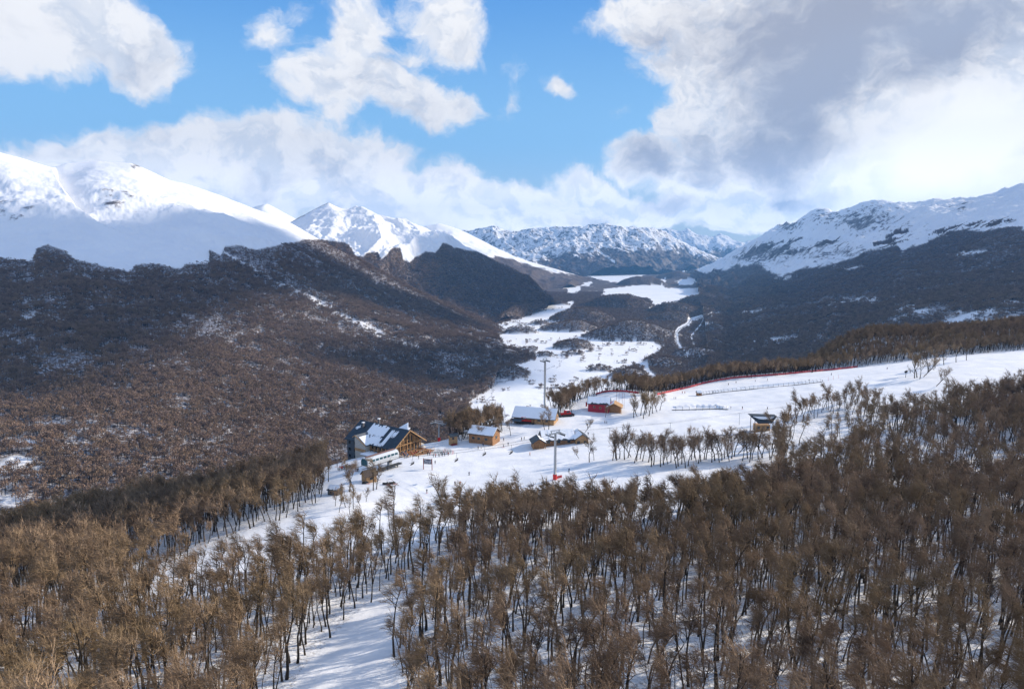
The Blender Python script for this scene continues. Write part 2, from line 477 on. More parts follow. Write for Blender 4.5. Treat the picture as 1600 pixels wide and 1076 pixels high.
def build_near():
    na, nl = 620, 560
    a = np.linspace(-1.35, 1.35, na); l = np.linspace(math.log(28), math.log(1380), nl)
    A, L = np.meshgrid(a, l)
    Y = np.exp(L); X = A * Y
    Z = near_z(X, Y)
    V = np.stack([X, Y, Z], -1)
    u, v = proj(V)
    ju = u + 10 * pnoise(X / 6, Y / 6, 21); jv = v + 6 * pnoise(X / 6, Y / 6, 22)
    wood = 1 - is_open(ju, jv).astype(float)
    # drifts and hollows between the trees
    V[..., 2] += wood * 0.35 * fbm(X / 5.0, Y / 5.0, 3, 0.6, 14)
    o = grid_mesh('snowy_hill', V, M_NEAR, {'wood': wood})
    prop(o, kind='structure')
    return o


build_near()


# ------------------------------------------------------------------ lofts for the big slopes
def cr(P4, t):
    p0, p1, p2, p3 = P4
    return 0.5 * ((2 * p1) + (-p0 + p2) * t + (2 * p0 - 5 * p1 + 4 * p2 - p3) * t * t + (-p0 + 3 * p1 - 3 * p2 + p3) * t ** 3)


def row_points(row, n):
    """a row of (u, v, Y) -> n world points, spaced evenly in the picture plane"""
    r = np.array(row, float)
    w = P(r[:, 0], r[:, 1], r[:, 2])
    d = np.hypot(np.diff(r[:, 0]), np.diff(r[:, 1])) + 1e-6
    s = np.concatenate([[0], np.cumsum(d)]); s /= s[-1]
    tt = np.linspace(0, 1, n)
    # monotone-ish: mix of linear and smoothed
    return np.stack([np.interp(tt, s, w[:, k]) for k in range(3)], -1)


def smooth_row(a, sig):
    if sig < 0.5: return a
    r = int(sig * 3); k = np.exp(-0.5 * (np.arange(-r, r + 1) / sig) ** 2); k /= k.sum()
    lo = a[0] + (np.arange(-r, 0)[:, None]) * (a[1] - a[0]); hi = a[-1] + (np.arange(1, r + 1)[:, None]) * (a[-1] - a[-2])
    p = np.concatenate([lo, a, hi])
    return np.stack([np.convolve(p[:, j], k, 'valid') for j in range(3)], -1)


def loft(rows, n, m, back=None):
    raw = [row_points(r, n) for r in rows]
    R_ = np.stack([smooth_row(r, n * (0.018 if i == 1 else 0.045)) for i, r in enumerate(raw)])           # k, n, 3
    fine = smooth_row(raw[1], n * 0.002)
    # residual of the crest: its own z where the smoothed x, y stand (same sight line, same height angle)
    res = fine[:, 2] - CAMZ - (R_[1][:, 2] - CAMZ) * fine[:, 1] / R_[1][:, 1]
    k = len(R_)
    t = np.linspace(0, k - 1, m)
    i = np.minimum(t.astype(int), k - 2); f = (t - i)[:, None, None]
    g = lambda j: R_[np.clip(j, 0, k - 1)]
    lin = g(i) * (1 - f) + g(i + 1) * f
    cat = cr((g(i - 1), g(i), g(i + 1), g(i + 2)), f)
    V = lin * 0.35 + cat * 0.65
    V[..., 2] += res[None] * np.exp(-((t - 1) / 0.16) ** 2)[:, None]
    return V, t


def smooth_t(x, lo, hi):
    q = np.clip((x - lo) / (hi - lo), 0, 1); return q * q * (3 - 2 * q)


SLOPES = []     # (V, wood) of every slope that carries trees


def slope(name, rows, n, m, relief, wood_fn, rock_fn, crest_row=1, aniso=None, seed=0, crest_amp=0.15, near_ref=3200):
    V, t = loft(rows, n, m)
    T = np.broadcast_to(t[:, None], V.shape[:2])
    X, Y = V[..., 0], V[..., 1]
    S = np.cumsum(np.linalg.norm(np.diff(V[m // 2], axis=0, prepend=V[m // 2][:1]), axis=1))
    S = np.broadcast_to(S[None], V.shape[:2])
    env = crest_amp + (1 - crest_amp) * smooth_t(np.abs(T - crest_row), 0, 0.8)
    for (amp, wl, kind) in relief:
        if kind == 'f': h = fbm(X / wl, Y / wl, 5, 0.5, seed)
        elif kind == 'r': h = ridged(X / wl, Y / wl, 6, 0.45, seed + 3)
        else:           # gullies running down the slope
            wv = 0.35 * fbm(S / wl / 2, T * 1.2, 3, 0.5, seed + 7)
            h = ridged(S / wl + wv, T * 0.55, 4, 0.42, seed + 5)
        V[..., 2] += env * amp * h * np.clip(Y / near_ref, 0.12, 1) ** 1.3
    if name == 'left_mountain':      # the nearer shoulder stands proud of the dome behind it
        q, p_ = proj(V); line = np.interp(p_, [240, 262, 290, 320, 345, 380], [78, 82, 96, 118, 152, 230])
        d = q - line
        V[..., 2] -= 75 * np.where(d > 0, np.exp(-d / 45) * smooth_t(d, -1, 7), 0) * smooth_t(T, 1.0, 1.12) * (1 - smooth_t(T, 1.55, 1.95))
    V[..., 2] = np.where(V[..., 2] < -12, -12 + 0 * X, V[..., 2])
    u, v = proj(V)
    nx = fbm(X / 160, Y / 160, 5, 0.6, seed + 11)
    global VV; VV = V
    wood = wood_fn(u, v, T, nx)
    rock = rock_fn(u, v, T, nx, V)
    o = grid_mesh(name, V, M_LAND, {'wood': wood, 'rock': rock, 'road': np.zeros_like(X)})
    prop(o, kind='structure')
    SLOPES.append((V, wood, u, v, name))
    return o


def NF(V):
    V = VV
    return fbm(V[..., 0] / 55, V[..., 1] / 55, 4, 0.6, 301)


V = VV = None


def below_line(pts, soft=2.0, namp=10.0):
    p = np.array(pts, float)
    def f(u, v, T, nx):
        return np.clip((v - np.interp(u, p[:, 0], p[:, 1]) + namp * nx) / soft + 0.5, 0, 1) * (T > np.where(u > 560, 0.5, 0.98))
    return f


# left mountain with its long wooded spur
A_rows = [
    [(-500, 330, 4300), (-100, 330, 4400), (300, 350, 4400), (600, 440, 4200), (860, 560, 4000)],
    [(-500, 150, 3500), (-200, 200, 3300), (0, 239, 3200), (40, 250, 3200), (82, 264, 3250), (100, 258, 3350), (150, 253, 3400), (208, 257, 3450), (222, 263, 3450), (262, 282, 3500), (300, 291, 3500), (350, 308, 3500), (400, 328, 3500), (455, 348, 3500), (520, 385, 3450), (570, 412, 3400), (620, 440, 3380), (690, 476, 3370), (745, 504, 3350), (778, 521, 3300)],
    [(-500, 330, 2700), (-200, 360, 2650), (0, 385, 2350), (60, 380, 2300), (120, 398, 2300), (200, 416, 2400), (300, 395, 2500), (360, 410, 2500), (480, 450, 2600), (560, 478, 2700), (640, 500, 2700), (720, 522, 2750), (785, 546, 2750)],
    [(-500, 480, 1900), (-200, 480, 1750), (0, 490, 1600), (150, 500, 1600), (300, 520, 1650), (450, 545, 1800), (560, 560, 1950), (660, 565, 2150), (730, 568, 2350), (782, 574, 2350)],
    [(-500, 620, 1150), (-200, 610, 1100), (0, 610, 1060), (150, 620, 1100), (300, 630, 1150), (450, 645, 1250), (560, 652, 1400), (640, 650, 1560), (715, 632, 1800), (775, 600, 2060)],
    [(-500, 800, 640), (-200, 780, 640), (0, 770, 660), (150, 750, 720), (300, 730, 820), (430, 712, 960), (520, 700, 1130), (600, 690, 1300), (680, 660, 1560), (728, 634, 1790)],
    [(-500, 1000, 470), (-200, 980, 500), (0, 960, 520), (150, 930, 560), (300, 900, 620), (430, 860, 700), (520, 820, 820), (600, 770, 1000), (690, 710, 1270), (745, 660, 1540)],
]
tlA = [(-500, 300), (-200, 380), (0, 404), (50, 408), (58, 388), (75, 382), (95, 390), (118, 405), (160, 415), (203, 424), (212, 413), (240, 411), (283, 420), (290, 412), (327, 412), (300, 386), (320, 388), (345, 398), (352, 385), (375, 384), (398, 392), (430, 384), (480, 374), (510, 374), (535, 392), (545, 380), (600, 200), (2000, 200)]
_tA = below_line(tlA, 2.0, 2.5)
def woodA(u, v, T, nx):
    w = _tA(u, v, T, nx)
    # avalanche track: a thin snowy gully down through the woods
    g = np.array([(352, 392), (380, 410), (430, 440), (500, 475), (560, 505), (620, 533), (650, 540)], float)
    gv = np.interp(u, g[:, 0], g[:, 1])
    wid = np.interp(u, [350, 400, 500, 560, 620, 650], [1.2, 2.0, 2.4, 4, 5, 2]) * (1 + 1.6 * NF(0))
    tr = (np.abs(v - gv + 5 * nx) < wid) & (u > 350) & (u < 655) & (T > 1.5)
    w = np.where(tr, w * 0.3, w)
    for (cu, cv, ru, rv) in [(45, 495, 60, 10), (548, 576, 20, 5), (25, 735, 40, 30), (100, 560, 8, 3), (210, 640, 14, 5), (280, 575, 8, 3), (30, 700, 35, 22), (15, 780, 30, 12)]:
        d = ((u - cu) / ru) ** 2 + ((v - cv) / rv) ** 2 + 1.2 * nx + 2.2 * NF(V)
        w = np.where(d < 1, w * (0.25 + 0.6 * np.clip(d, 0, 1)), w)
    return w
def rockA(u, v, T, nx, V):
    r = 0.16 + 0.30 * np.exp(-(((u - 185) / 45) ** 2 + ((v - 312) / 24) ** 2)) + 0.22 * np.exp(-(((u - 20) / 50) ** 2 + ((v - 330) / 30) ** 2)) + .5 * np.exp(-(((u - 212) / 10) ** 2 + ((v - 259) / 4) ** 2))
    return np.where(T < 0.9, 0, r)
slope('left_mountain', A_rows, 900, 620, [(120, 900, 'g'), (55, 420, 'r'), (12, 60, 'f')], woodA, rockA, seed=1, crest_amp=0.10)

# second peak behind it
B_rows = [
    [(380, 420, 6200), (600, 430, 6600), (850, 500, 6500), (960, 560, 6500)],
    [(380, 352, 5000), (430, 352, 5000), (455, 346, 5000), (480, 333, 5100), (500, 322, 5200), (514, 316, 5250), (530, 325, 5300), (545, 329, 5350), (557, 323, 5400), (572, 332, 5450), (600, 342, 5500), (640, 354, 5500), (665, 362, 5500), (690, 378, 5450), (720, 392, 5400), (760, 408, 5400), (800, 424, 5400), (825, 440, 5400), (850, 458, 5350), (872, 476, 5350)],
    [(400, 400, 4300), (470, 385, 4300), (530, 372, 4500), (570, 378, 4500), (620, 372, 4750), (690, 385, 4900), (760, 425, 4950), (830, 455, 5000), (868, 482, 5000)],
    [(400, 460, 3900), (500, 450, 3900), (600, 450, 4000), (700, 470, 4200), (780, 482, 4600), (820, 487, 4700), (850, 490, 4750)],
    [(400, 560, 3500), (500, 560, 3500), (600, 560, 3500), (700, 560, 3500), (750, 530, 3700), (790, 515, 4000), (830, 500, 4400)],
]
tlB = [(300, 460), (480, 370), (520, 378), (545, 382), (555, 398), (567, 402), (575, 394), (590, 394), (596, 405), (605, 398), (612, 388), (625, 388), (630, 405), (640, 410), (650, 400), (665, 394), (680, 396), (692, 380), (720, 388), (740, 393), (800, 415), (860, 430), (2000, 430)]
_tB = below_line(tlB, 1.6, 3.0)
def rockB(u, v, T, nx, V):
    r = 0.10 + 0.55 * np.exp(-((T - 1.0) / 0.10) ** 2) * (u < 640) + 0.25 * np.exp(-(((u - 545) / 60) ** 2 + ((v - 385) / 18) ** 2)) + 0.2 * np.exp(-(((u - 490) / 40) ** 2 + ((v - 335) / 14) ** 2))
    return np.where(T < 0.9, 0, r)
slope('second_mountain', B_rows, 560, 420, [(190, 700, 'g'), (80, 500, 'r'), (30, 170, 'r'), (8, 60, 'f')], lambda u, v, T, nx: _tB(u, v, T, nx), rockB, seed=21, crest_amp=0.12)

# low ridge running out behind it
C_rows = [
    [(560, 420, 12500), (700, 430, 12500), (850, 450, 12500), (1000, 480, 12500)],
    [(380, 330, 9500), (405, 322, 9500), (418, 318, 9500), (440, 332, 9500), (455, 348, 9500), (620, 352, 9500), (665, 355, 9500), (690, 350, 9500), (725, 362, 9500), (750, 374, 9600), (780, 390, 9700), (805, 402, 9800), (850, 416, 10000), (890, 428, 10300), (935, 438, 10600)],
    [(400, 400, 8200), (620, 390, 8200), (700, 395, 8300), (770, 405, 8600), (830, 425, 9000), (880, 434, 9400), (925, 441, 9700)],
    [(400, 500, 6500), (600, 500, 6500), (700, 490, 6600), (780, 470, 6700), (840, 458, 7000), (880, 450, 7700), (925, 446, 8600)],
]
tlC = [(300, 500), (680, 398), (720, 392), (760, 402), (785, 400), (800, 405), (830, 415), (870, 426), (900, 428), (2000, 400)]
_tC = below_line(tlC, 2.0, 4.0)
slope('long_ridge', C_rows, 400, 260, [(110, 900, 'g'), (30, 300, 'f')], lambda u, v, T, nx: _tC(u, v, T, nx), lambda u, v, T, nx, V: np.where(T < .9, 0, 0.18 + .15 * nx), seed=41, crest_amp=0.2)

# far range closing the valley
D_rows = [
    [(600, 430, 20000), (900, 430, 20000), (1200, 440, 21000), (1300, 450, 21000)],
    [(640, 372, 15500), (700, 368, 15500), (740, 366, 15500), (770, 358, 15500), (800, 366, 15500), (840, 360, 15500), (870, 362, 15400), (900, 358, 15400), (935, 355, 15400), (955, 356, 15400), (972, 357, 15500), (985, 364, 15600), (1000, 369, 15700), (1012, 360, 15800), (1022, 358, 15900), (1035, 365, 16000), (1050, 376, 16100), (1066, 386, 16300), (1090, 400, 16500), (1120, 414, 16800), (1150, 425, 17000)],
    [(640, 390, 14300), (740, 392, 14300), (800, 392, 14200), (860, 388, 14200), (920, 378, 14300), (960, 380, 14400), (1010, 384, 14600), (1050, 396, 15000), (1090, 408, 15400), (1150, 426, 15700)],
    [(640, 415, 13200), (740, 412, 13200), (800, 412, 13000), (860, 408, 13000), (920, 405, 13000), (960, 408, 13100), (1010, 410, 13400), (1050, 414, 13900), (1090, 420, 14400), (1150, 428, 14600)],
    [(640, 432, 12000), (740, 430, 12000), (800, 430, 12000), (860, 430, 11800), (920, 430, 11800), (960, 428, 12100), (1010, 427, 12600), (1050, 426, 13000), (1100, 426, 13400), (1150, 428, 13600)],
]
tlD = [(600, 395), (760, 400), (800, 402), (840, 410), (870, 396), (900, 393), (925, 396), (940, 386), (960, 388), (1000, 391), (1030, 388), (1060, 388), (1090, 398), (1130, 405), (2000, 410)]
_tD = below_line(tlD, 3.0, 14.0)
def woodD(u, v, T, nx):
    w = _tD(u, v, T, nx)
    s = (np.abs(v - np.interp(u, [925, 960], [385, 409])) < 2.2) & (u > 926) & (u < 961)
    s |= (np.abs(v - np.interp(u, [898, 908], [396, 404])) < 1.5) & (u > 900) & (u < 908)
    return np.where(s, 0, w)
slope('far_mountain_range', D_rows, 700, 420, [(230, 1300, 'g'), (210, 900, 'r'), (110, 380, 'r')], woodD, lambda u, v, T, nx, V: np.where(T < .9, 0, 0.46 + .25 * nx), seed=61, crest_amp=0.6)

F_rows = [
    [(980, 430, 27000), (1300, 430, 27000)],
    [(980, 375, 22000), (1030, 362, 22000), (1042, 357, 22000), (1050, 358, 22000), (1060, 363, 22000), (1068, 364, 22000), (1074, 358, 22000), (1084, 366, 22000), (1100, 369, 22200), (1115, 374, 22400), (1125, 368, 22500), (1135, 370, 22600), (1145, 377, 22700), (1160, 381, 22800), (1172, 378, 24000), (1190, 377, 24000), (1210, 383, 24000), (1260, 390, 24000), (1300, 400, 24000)],
    [(980, 395, 20500), (1060, 390, 20500), (1120, 396, 20500), (1200, 398, 20500), (1300, 405, 20500)],
    [(980, 425, 18000), (1060, 420, 18000), (1120, 420, 18000), (1200, 420, 18000), (1300, 420, 18000)],
]
_tF = below_line([(900, 400), (1050, 388), (1100, 392), (1150, 388), (1200, 395), (1300, 400)], 3.0, 10.0)
slope('farthest_peaks', F_rows, 420, 260, [(260, 1500, 'g'), (260, 1100, 'r'), (140, 480, 'r')], lambda u, v, T, nx: _tF(u, v, T, nx), lambda u, v, T, nx, V: np.where(T < .9, 0, 0.38 + .2 * nx), seed=81, crest_amp=0.45)

# right-hand range and its long wooded apron
E_rows = [
    [(1020, 440, 13500), (1150, 430, 12500), (1300, 400, 10500), (1450, 380, 8800), (1650, 350, 7500), (2100, 250, 6500)],
    [(1085, 430, 10800), (1110, 420, 10600), (1130, 408, 10300), (1150, 396, 10000), (1180, 377, 9600), (1200, 363, 9400), (1215, 353, 9300), (1226, 351, 9200), (1232, 345, 9150), (1238, 350, 9100), (1250, 340, 9000), (1265, 332, 8900), (1285, 327, 8700), (1296, 328, 8600), (1310, 336, 8500), (1325, 333, 8300), (1338, 325, 8200), (1350, 320, 8100), (1375, 319, 7900), (1398, 321, 7800), (1410, 326, 7700), (1425, 327, 7600), (1450, 321, 7300), (1480, 317, 7000), (1510, 313, 6700), (1522, 308, 6600), (1545, 308, 6400), (1570, 300, 6200), (1592, 293, 6000), (1640, 280, 5800), (1750, 240, 5200), (2100, 120, 4600)],
    [(1085, 434, 9900), (1140, 424, 9200), (1190, 405, 8400), (1240, 385, 7800), (1300, 372, 7200), (1360, 358, 6800), (1420, 350, 6300), (1500, 338, 5800), (1600, 320, 5200), (1750, 285, 4600), (2100, 180, 4000)],
    [(1090, 438, 9300), (1140, 436, 8200), (1190, 428, 7200), (1240, 420, 6500), (1300, 408, 5900), (1360, 396, 5400), (1420, 384, 5000), (1500, 372, 4600), (1600, 352, 4200), (1750, 330, 3700), (2100, 260, 3200)],
    [(1095, 444, 8200), (1120, 452, 6900), (1150, 462, 5800), (1200, 463, 5000), (1270, 456, 4500), (1350, 446, 4000), (1450, 434, 3500), (1550, 424, 3200), (1650, 415, 3000), (1800, 400, 2800), (2100, 360, 2500)],
    [(1090, 452, 7200), (1128, 466, 5900), (1145, 488, 4500), (1155, 505, 3700), (1190, 512, 3100), (1270, 505, 2800), (1350, 495, 2600), (1450, 485, 2300), (1550, 475, 2100), (1700, 465, 1900), (2100, 440, 1700)],
    [(1120, 462, 6300), (1135, 485, 4750), (1140, 510, 3700), (1135, 545, 2850), (1140, 580, 2300), (1150, 612, 1900), (1200, 618, 1700), (1350, 605, 1600), (1500, 590, 1500), (1700, 570, 1450), (2100, 550, 1300)],
    [(1095, 466, 5700), (1108, 490, 4300), (1110, 520, 3300), (1100, 560, 2520), (1105, 600, 2050), (1110, 650, 1650), (1100, 680, 1450), (1300, 700, 1300), (1500, 700, 1250), (1700, 700, 1200), (2100, 700, 1100)],
]
tlE = [(1000, 400), (1100, 425), (1150, 416), (1185, 412), (1200, 424), (1222, 432), (1250, 420), (1262, 418), (1300, 414), (1330, 404), (1360, 392), (1385, 388), (1400, 380), (1410, 392), (1440, 380), (1470, 368), (1500, 360), (1540, 362), (1572, 352), (1600, 358), (1700, 340), (2100, 280)]
_tE = below_line(tlE, 2.0, 6.0)
def woodE(u, v, T, nx):
    w = _tE(u, v, T, nx)
    # tongues of scrub above the tree line
    for (cu, cv, ru, rv) in [(1240, 388, 40, 7), (1275, 384, 26, 5), (1200, 386, 30, 5), (1390, 372, 22, 10), (1500, 357, 34, 5), (1550, 350, 22, 3.0), (1180, 396, 26, 3)]:
        d = ((u - cu) / ru) ** 2 + ((v - cv + (u - cu) * 0.22) / rv) ** 2 + 1.6 * nx + 5 * fbm(VV[..., 0] / 420, VV[..., 1] / 260, 5, 0.65, 311)
        w = np.where((d < 0.6) & (T > 1.05), 1.0, w)
    for (cu, cv, ru, rv) in [(1510, 396, 26, 4), (1180, 486, 22, 2.5), (1115, 490, 22, 2.5), (1225, 434, 14, 3), (1330, 418, 18, 2.5), (1420, 485, 26, 12), (1500, 500, 26, 16), (1340, 470, 40, 6), (1560, 490, 30, 18), (1210, 530, 30, 3), (1400, 530, 20, 6), (1465, 520, 18, 10), (1170, 545, 20, 2), (1100, 505, 10, 2)]:
        d = ((u - cu) / ru) ** 2 + ((v - cv + (u - cu) * 0.12) / rv) ** 2 + 1.5 * nx + 2.6 * NF(V)
        w = np.where(d < 1, w * (0.15 + 0.6 * np.clip(d, 0, 1)), w)
    return w
def rockE(u, v, T, nx, V):
    r = 0.14 + .10 * nx
    for (cu, cv, ru, rv, k) in [(1290, 340, 50, 20, .30), (1370, 332, 48, 24, .34), (1230, 352, 26, 16, .40), (1300, 395, 130, 22, .34), (1500, 322, 30, 12, .30), (1180, 400, 50, 22, .30), (1430, 358, 40, 20, .22), (1345, 352, 30, 14, .3)]:
        r = r + k * np.exp(-(((u - cu) / ru) ** 2 + ((v - cv) / rv) ** 2))
    return np.where(T < .9, 0, r)
slope('right_mountain', E_rows, 900, 620, [(120, 900, 'g'), (150, 620, 'r'), (55, 210, 'r'), (12, 60, 'f')], woodE, rockE, seed=101, crest_amp=0.6, near_ref=7000)

# ------------------------------------------------------------------ valley floor with its wooded hummocks
# hummocks as seen: left, right, top, base (photo pixels)
HUMS = [(856, 972, 467, 504), (912, 1024, 459, 482), (915, 1080, 482, 534), (1020, 1096, 465, 502), (862, 932, 526, 547), (783, 838, 505, 522), (852, 945, 494, 519),
        (918, 958, 564, 581), (950, 1018, 567, 592), (745, 832, 552, 592), (838, 868, 543, 558), (868, 902, 534, 540), (970, 1048, 427, 446), (1020, 1110, 470, 490), (1070, 1180, 455, 480),
        (826, 862, 497, 508), (814, 842, 535, 549), (878, 915, 547, 556), (855, 890, 468, 477), (1000, 1075, 540, 575), (1060, 1140, 500, 560), (1030, 1100, 420, 436), (760, 812, 540, 556), (780, 812, 487, 500)]
SNOWS = [
    [(690, 640), (715, 618), (735, 603), (790, 588), (800, 572), (838, 562), (838, 548), (820, 545), (790, 537), (775, 527), (772, 510), (800, 500), (832, 487), (870, 479), (895, 472), (892, 480), (862, 492), (868, 500), (905, 512), (925, 508), (925, 525), (950, 532), (1015, 530), (1020, 537), (1036, 540), (1022, 552), (990, 565), (975, 575), (985, 600), (960, 625), (800, 660), (720, 660)],
    [(803, 480), (815, 475), (835, 474), (850, 478), (895, 471), (895, 476), (860, 486), (830, 490), (815, 486)],
    [(943, 452), (985, 446), (1000, 443), (1010, 437), (1042, 436), (1034, 444), (1040, 450), (1115, 450), (1132, 457), (1098, 462), (1130, 466), (1092, 473), (1060, 475), (1015, 481), (1006, 478), (1022, 472), (1010, 464), (960, 461), (935, 460), (950, 455)],
    [(918, 431), (960, 428), (1002, 425), (1022, 426), (992, 432), (1000, 437), (985, 440), (955, 440)],
    [(1042, 433), (1075, 428), (1072, 420), (1116, 417), (1110, 426), (1095, 430), (1060, 434)],
    [(1058, 438), (1085, 434), (1104, 436), (1100, 441), (1085, 439), (1080, 444), (1062, 444)],
    [(862, 441), (890, 442), (925, 440), (920, 446), (905, 446), (908, 456), (884, 458), (888, 450), (870, 448)],
    [(900, 435), (925, 434), (925, 437), (900, 437)],
    [(990, 422), (1100, 412), (1105, 415), (1000, 425)],
    [(823, 450), (830, 448), (831, 460), (825, 458)],
]
ROAD = [(1096, 495), (1080, 500), (1074, 507), (1061, 514), (1056, 521), (1058, 536), (1064, 546), (1073, 556)]
ROAD2 = [(1120, 487), (1100, 497), (1094, 508), (1080, 525), (1084, 540), (1093, 548)]
ROAD3 = [(990, 566), (1008, 572), (1012, 580), (1022, 590)]
HUM_W = []
for (x0, x1, vt, vb) in HUMS:
    e = (vb - HORIZON) / FPX        # roughly the drop angle
    c = P((x0 + x1) / 2, vb, 1.0); dz = (CAMZ - c[2])
    Yb = CAMZ / dz                   # where the base line meets z = 0
    half = (x1 - x0) / 2 / FPX * Yb
    cc = P((x0 + x1) / 2, vb, Yb)
    depth = half * 0.75
    q = P((x0 + x1) / 2, vt, Yb + depth)
    h = max(5.0, min(q[2] - 7, half * 0.34))
    HUM_W.append((cc[0], Yb + depth, half * 1.05, depth, h))


def seg_dist(u, v, line):
    d = np.full(np.shape(u), 1e9)
    for (a, b) in zip(line[:-1], line[1:]):
        ax, ay = a; bx, by = b
        t = np.clip(((u - ax) * (bx - ax) + (v - ay) * (by - ay)) / ((bx - ax) ** 2 + (by - ay) ** 2), 0, 1)
        d = np.minimum(d, np.hypot(u - ax - t * (bx - ax), v - ay - t * (by - ay)))
    return d


def valley():
    na, nl = 700, 900
    a = np.linspace(-1.6, 1.6, 240)
    a = np.sort(np.concatenate([np.linspace(-3.0, -0.25, 120), np.linspace(-0.25, 0.42, 760), np.linspace(0.421, 3.0, 120)]))
    l = np.linspace(math.log(500), math.log(60000), nl)
    A, L = np.meshgrid(a, l); Y = np.exp(L); X = A * Y
    Z = np.zeros_like(X)
    hum = np.zeros_like(X)
    for i, (cx, cy, rx, ry, h) in enumerate(HUM_W):
        wx = X + rx * 0.35 * fbm(X / rx / 1.2, Y / rx / 1.2, 3, 0.5, 200 + i)
        wy = Y + ry * 0.35 * fbm(X / rx / 1.2 + 9, Y / rx / 1.2, 3, 0.5, 230 + i)
        d2 = ((wx - cx) / rx) ** 2 + ((wy - cy) / ry) ** 2
        k = np.clip(1 - d2, 0, 1)
        Z = np.maximum(Z, h * np.power(k, 0.95) * (1 + 0.12 * fbm(X / rx * 3, Y / rx * 3, 3, 0.5, 260 + i)))
        hum = np.maximum(hum, (k > 0.0).astype(float))
    Z = Z + 1.0 * fbm(X / 120, Y / 120, 3, 0.5, 4)
    far = smooth_t(Y, 16000, 22000)
    V = np.stack([X, Y, Z], -1)
    V0 = V.copy(); V0[..., 2] = 0
    u, v = proj(V0)
    nx = fbm(X / 90, Y / 90, 5, 0.6, 17)
    ju = u + 6 * nx * 1800 / Y; jv = v + 3.0 * fbm(X / 60 + 5, Y / 60, 4, 0.6, 18) * 1800 / Y
    ju = ju + 6 * fbm(X / Y * 60, L * 12, 3, .5, 19); jv = jv + 2.2 * fbm(X / Y * 90, L * 30, 3, .5, 20)
    snow = np.zeros(X.shape, bool)
    for s in SNOWS: snow |= inpoly(ju, jv, s)
    Vt = V0.copy(); Vt[..., 2] = 10.0
    ut, vt = proj(Vt)
    for sp in SNOWS: snow |= inpoly(ju, jv - (v - vt), sp)
    wood = np.where(snow, 0.0, 1.0)
    wood = np.where(hum > 0, 1.0, wood)
    # sparse copses on the flats
    cp = (fbm(X / 48, Y / 60, 4, 0.55, 77) > 0.40) & (Y < 5000) & (fbm(X / 300, Y / 400, 2, 0.5, 78) > -0.05)
    wood = np.where(cp, 0.9, wood)
    # clearings in the wooded flats
    cl = (fbm(X / 150, Y / 150, 4, 0.6, 79) > 0.62) & (~snow) & (hum < .5)
    wood = np.where(cl, 0.3, wood)
    road = np.zeros_like(X)
    for (line, wd) in ((ROAD, 3.4), (ROAD2, 1.2), (ROAD3, 4.0)):
        d = seg_dist(u, v, line); k = d < wd * (1700 / 2900 if line is ROAD else 1)
        wood = np.where(d < wd, 0.0, wood)
        Z[...] = np.where(d < wd, Z * 0.3, Z)
    d = seg_dist(u, v, [(p[0] - .5, p[1]) for p in ROAD]); road = np.where(d < 0.7, 1.0, road)
    for rv in ([(806, 588), (790, 596), (776, 598), (771, 606), (769, 614), (757, 628)], [(868, 570), (850, 580), (835, 578)], [(900, 545), (880, 560), (872, 575)]):
        road = np.where(seg_dist(ju, jv, rv) < 0.55, 0.8, road)
    V[..., 2] = Z
    o = grid_mesh('valley_floor', V, M_LAND, {'wood': wood, 'rock': np.zeros_like(X), 'road': road})
    prop(o, kind='structure')
    SLOPES.append((V, wood, u, v, 'valley_floor'))
    return o


valley()

# ------------------------------------------------------------------ air
def build_haze():
    me = bpy.data.meshes.new('haze')
    x0, x1, y0, y1, z0, z1 = -26000, 26000, -3000, 29000, -40, 2300
    vs = [(x, y, z) for z in (z0, z1) for y in (y0, y1) for x in (x0, x1)]
    me.from_pydata(vs, [], [(0, 2, 3, 1), (4, 5, 7, 6), (0, 1, 5, 4), (2, 6, 7, 3), (0, 4, 6, 2), (1, 3, 7, 5)])
    m = bpy.data.materials.new('thin_blue_air'); m.use_nodes = True
    t = NT(m.node_tree); t.n.clear()
    o = t.node('ShaderNodeOutputMaterial'); v = t.node('ShaderNodeVolumePrincipled')
    v.inputs['Color'].default_value = (0.20, 0.50, 1.0, 1)
    v.inputs['Density'].default_value = 3.7e-5
    v.inputs['Anisotropy'].default_value = 0.1
    t.l.new(v.outputs[0], o.inputs['Volume'])
    me.materials.append(m)
    ob = bpy.data.objects.new('haze', me); COL.objects.link(ob)
    prop(ob, kind='stuff')


build_haze()


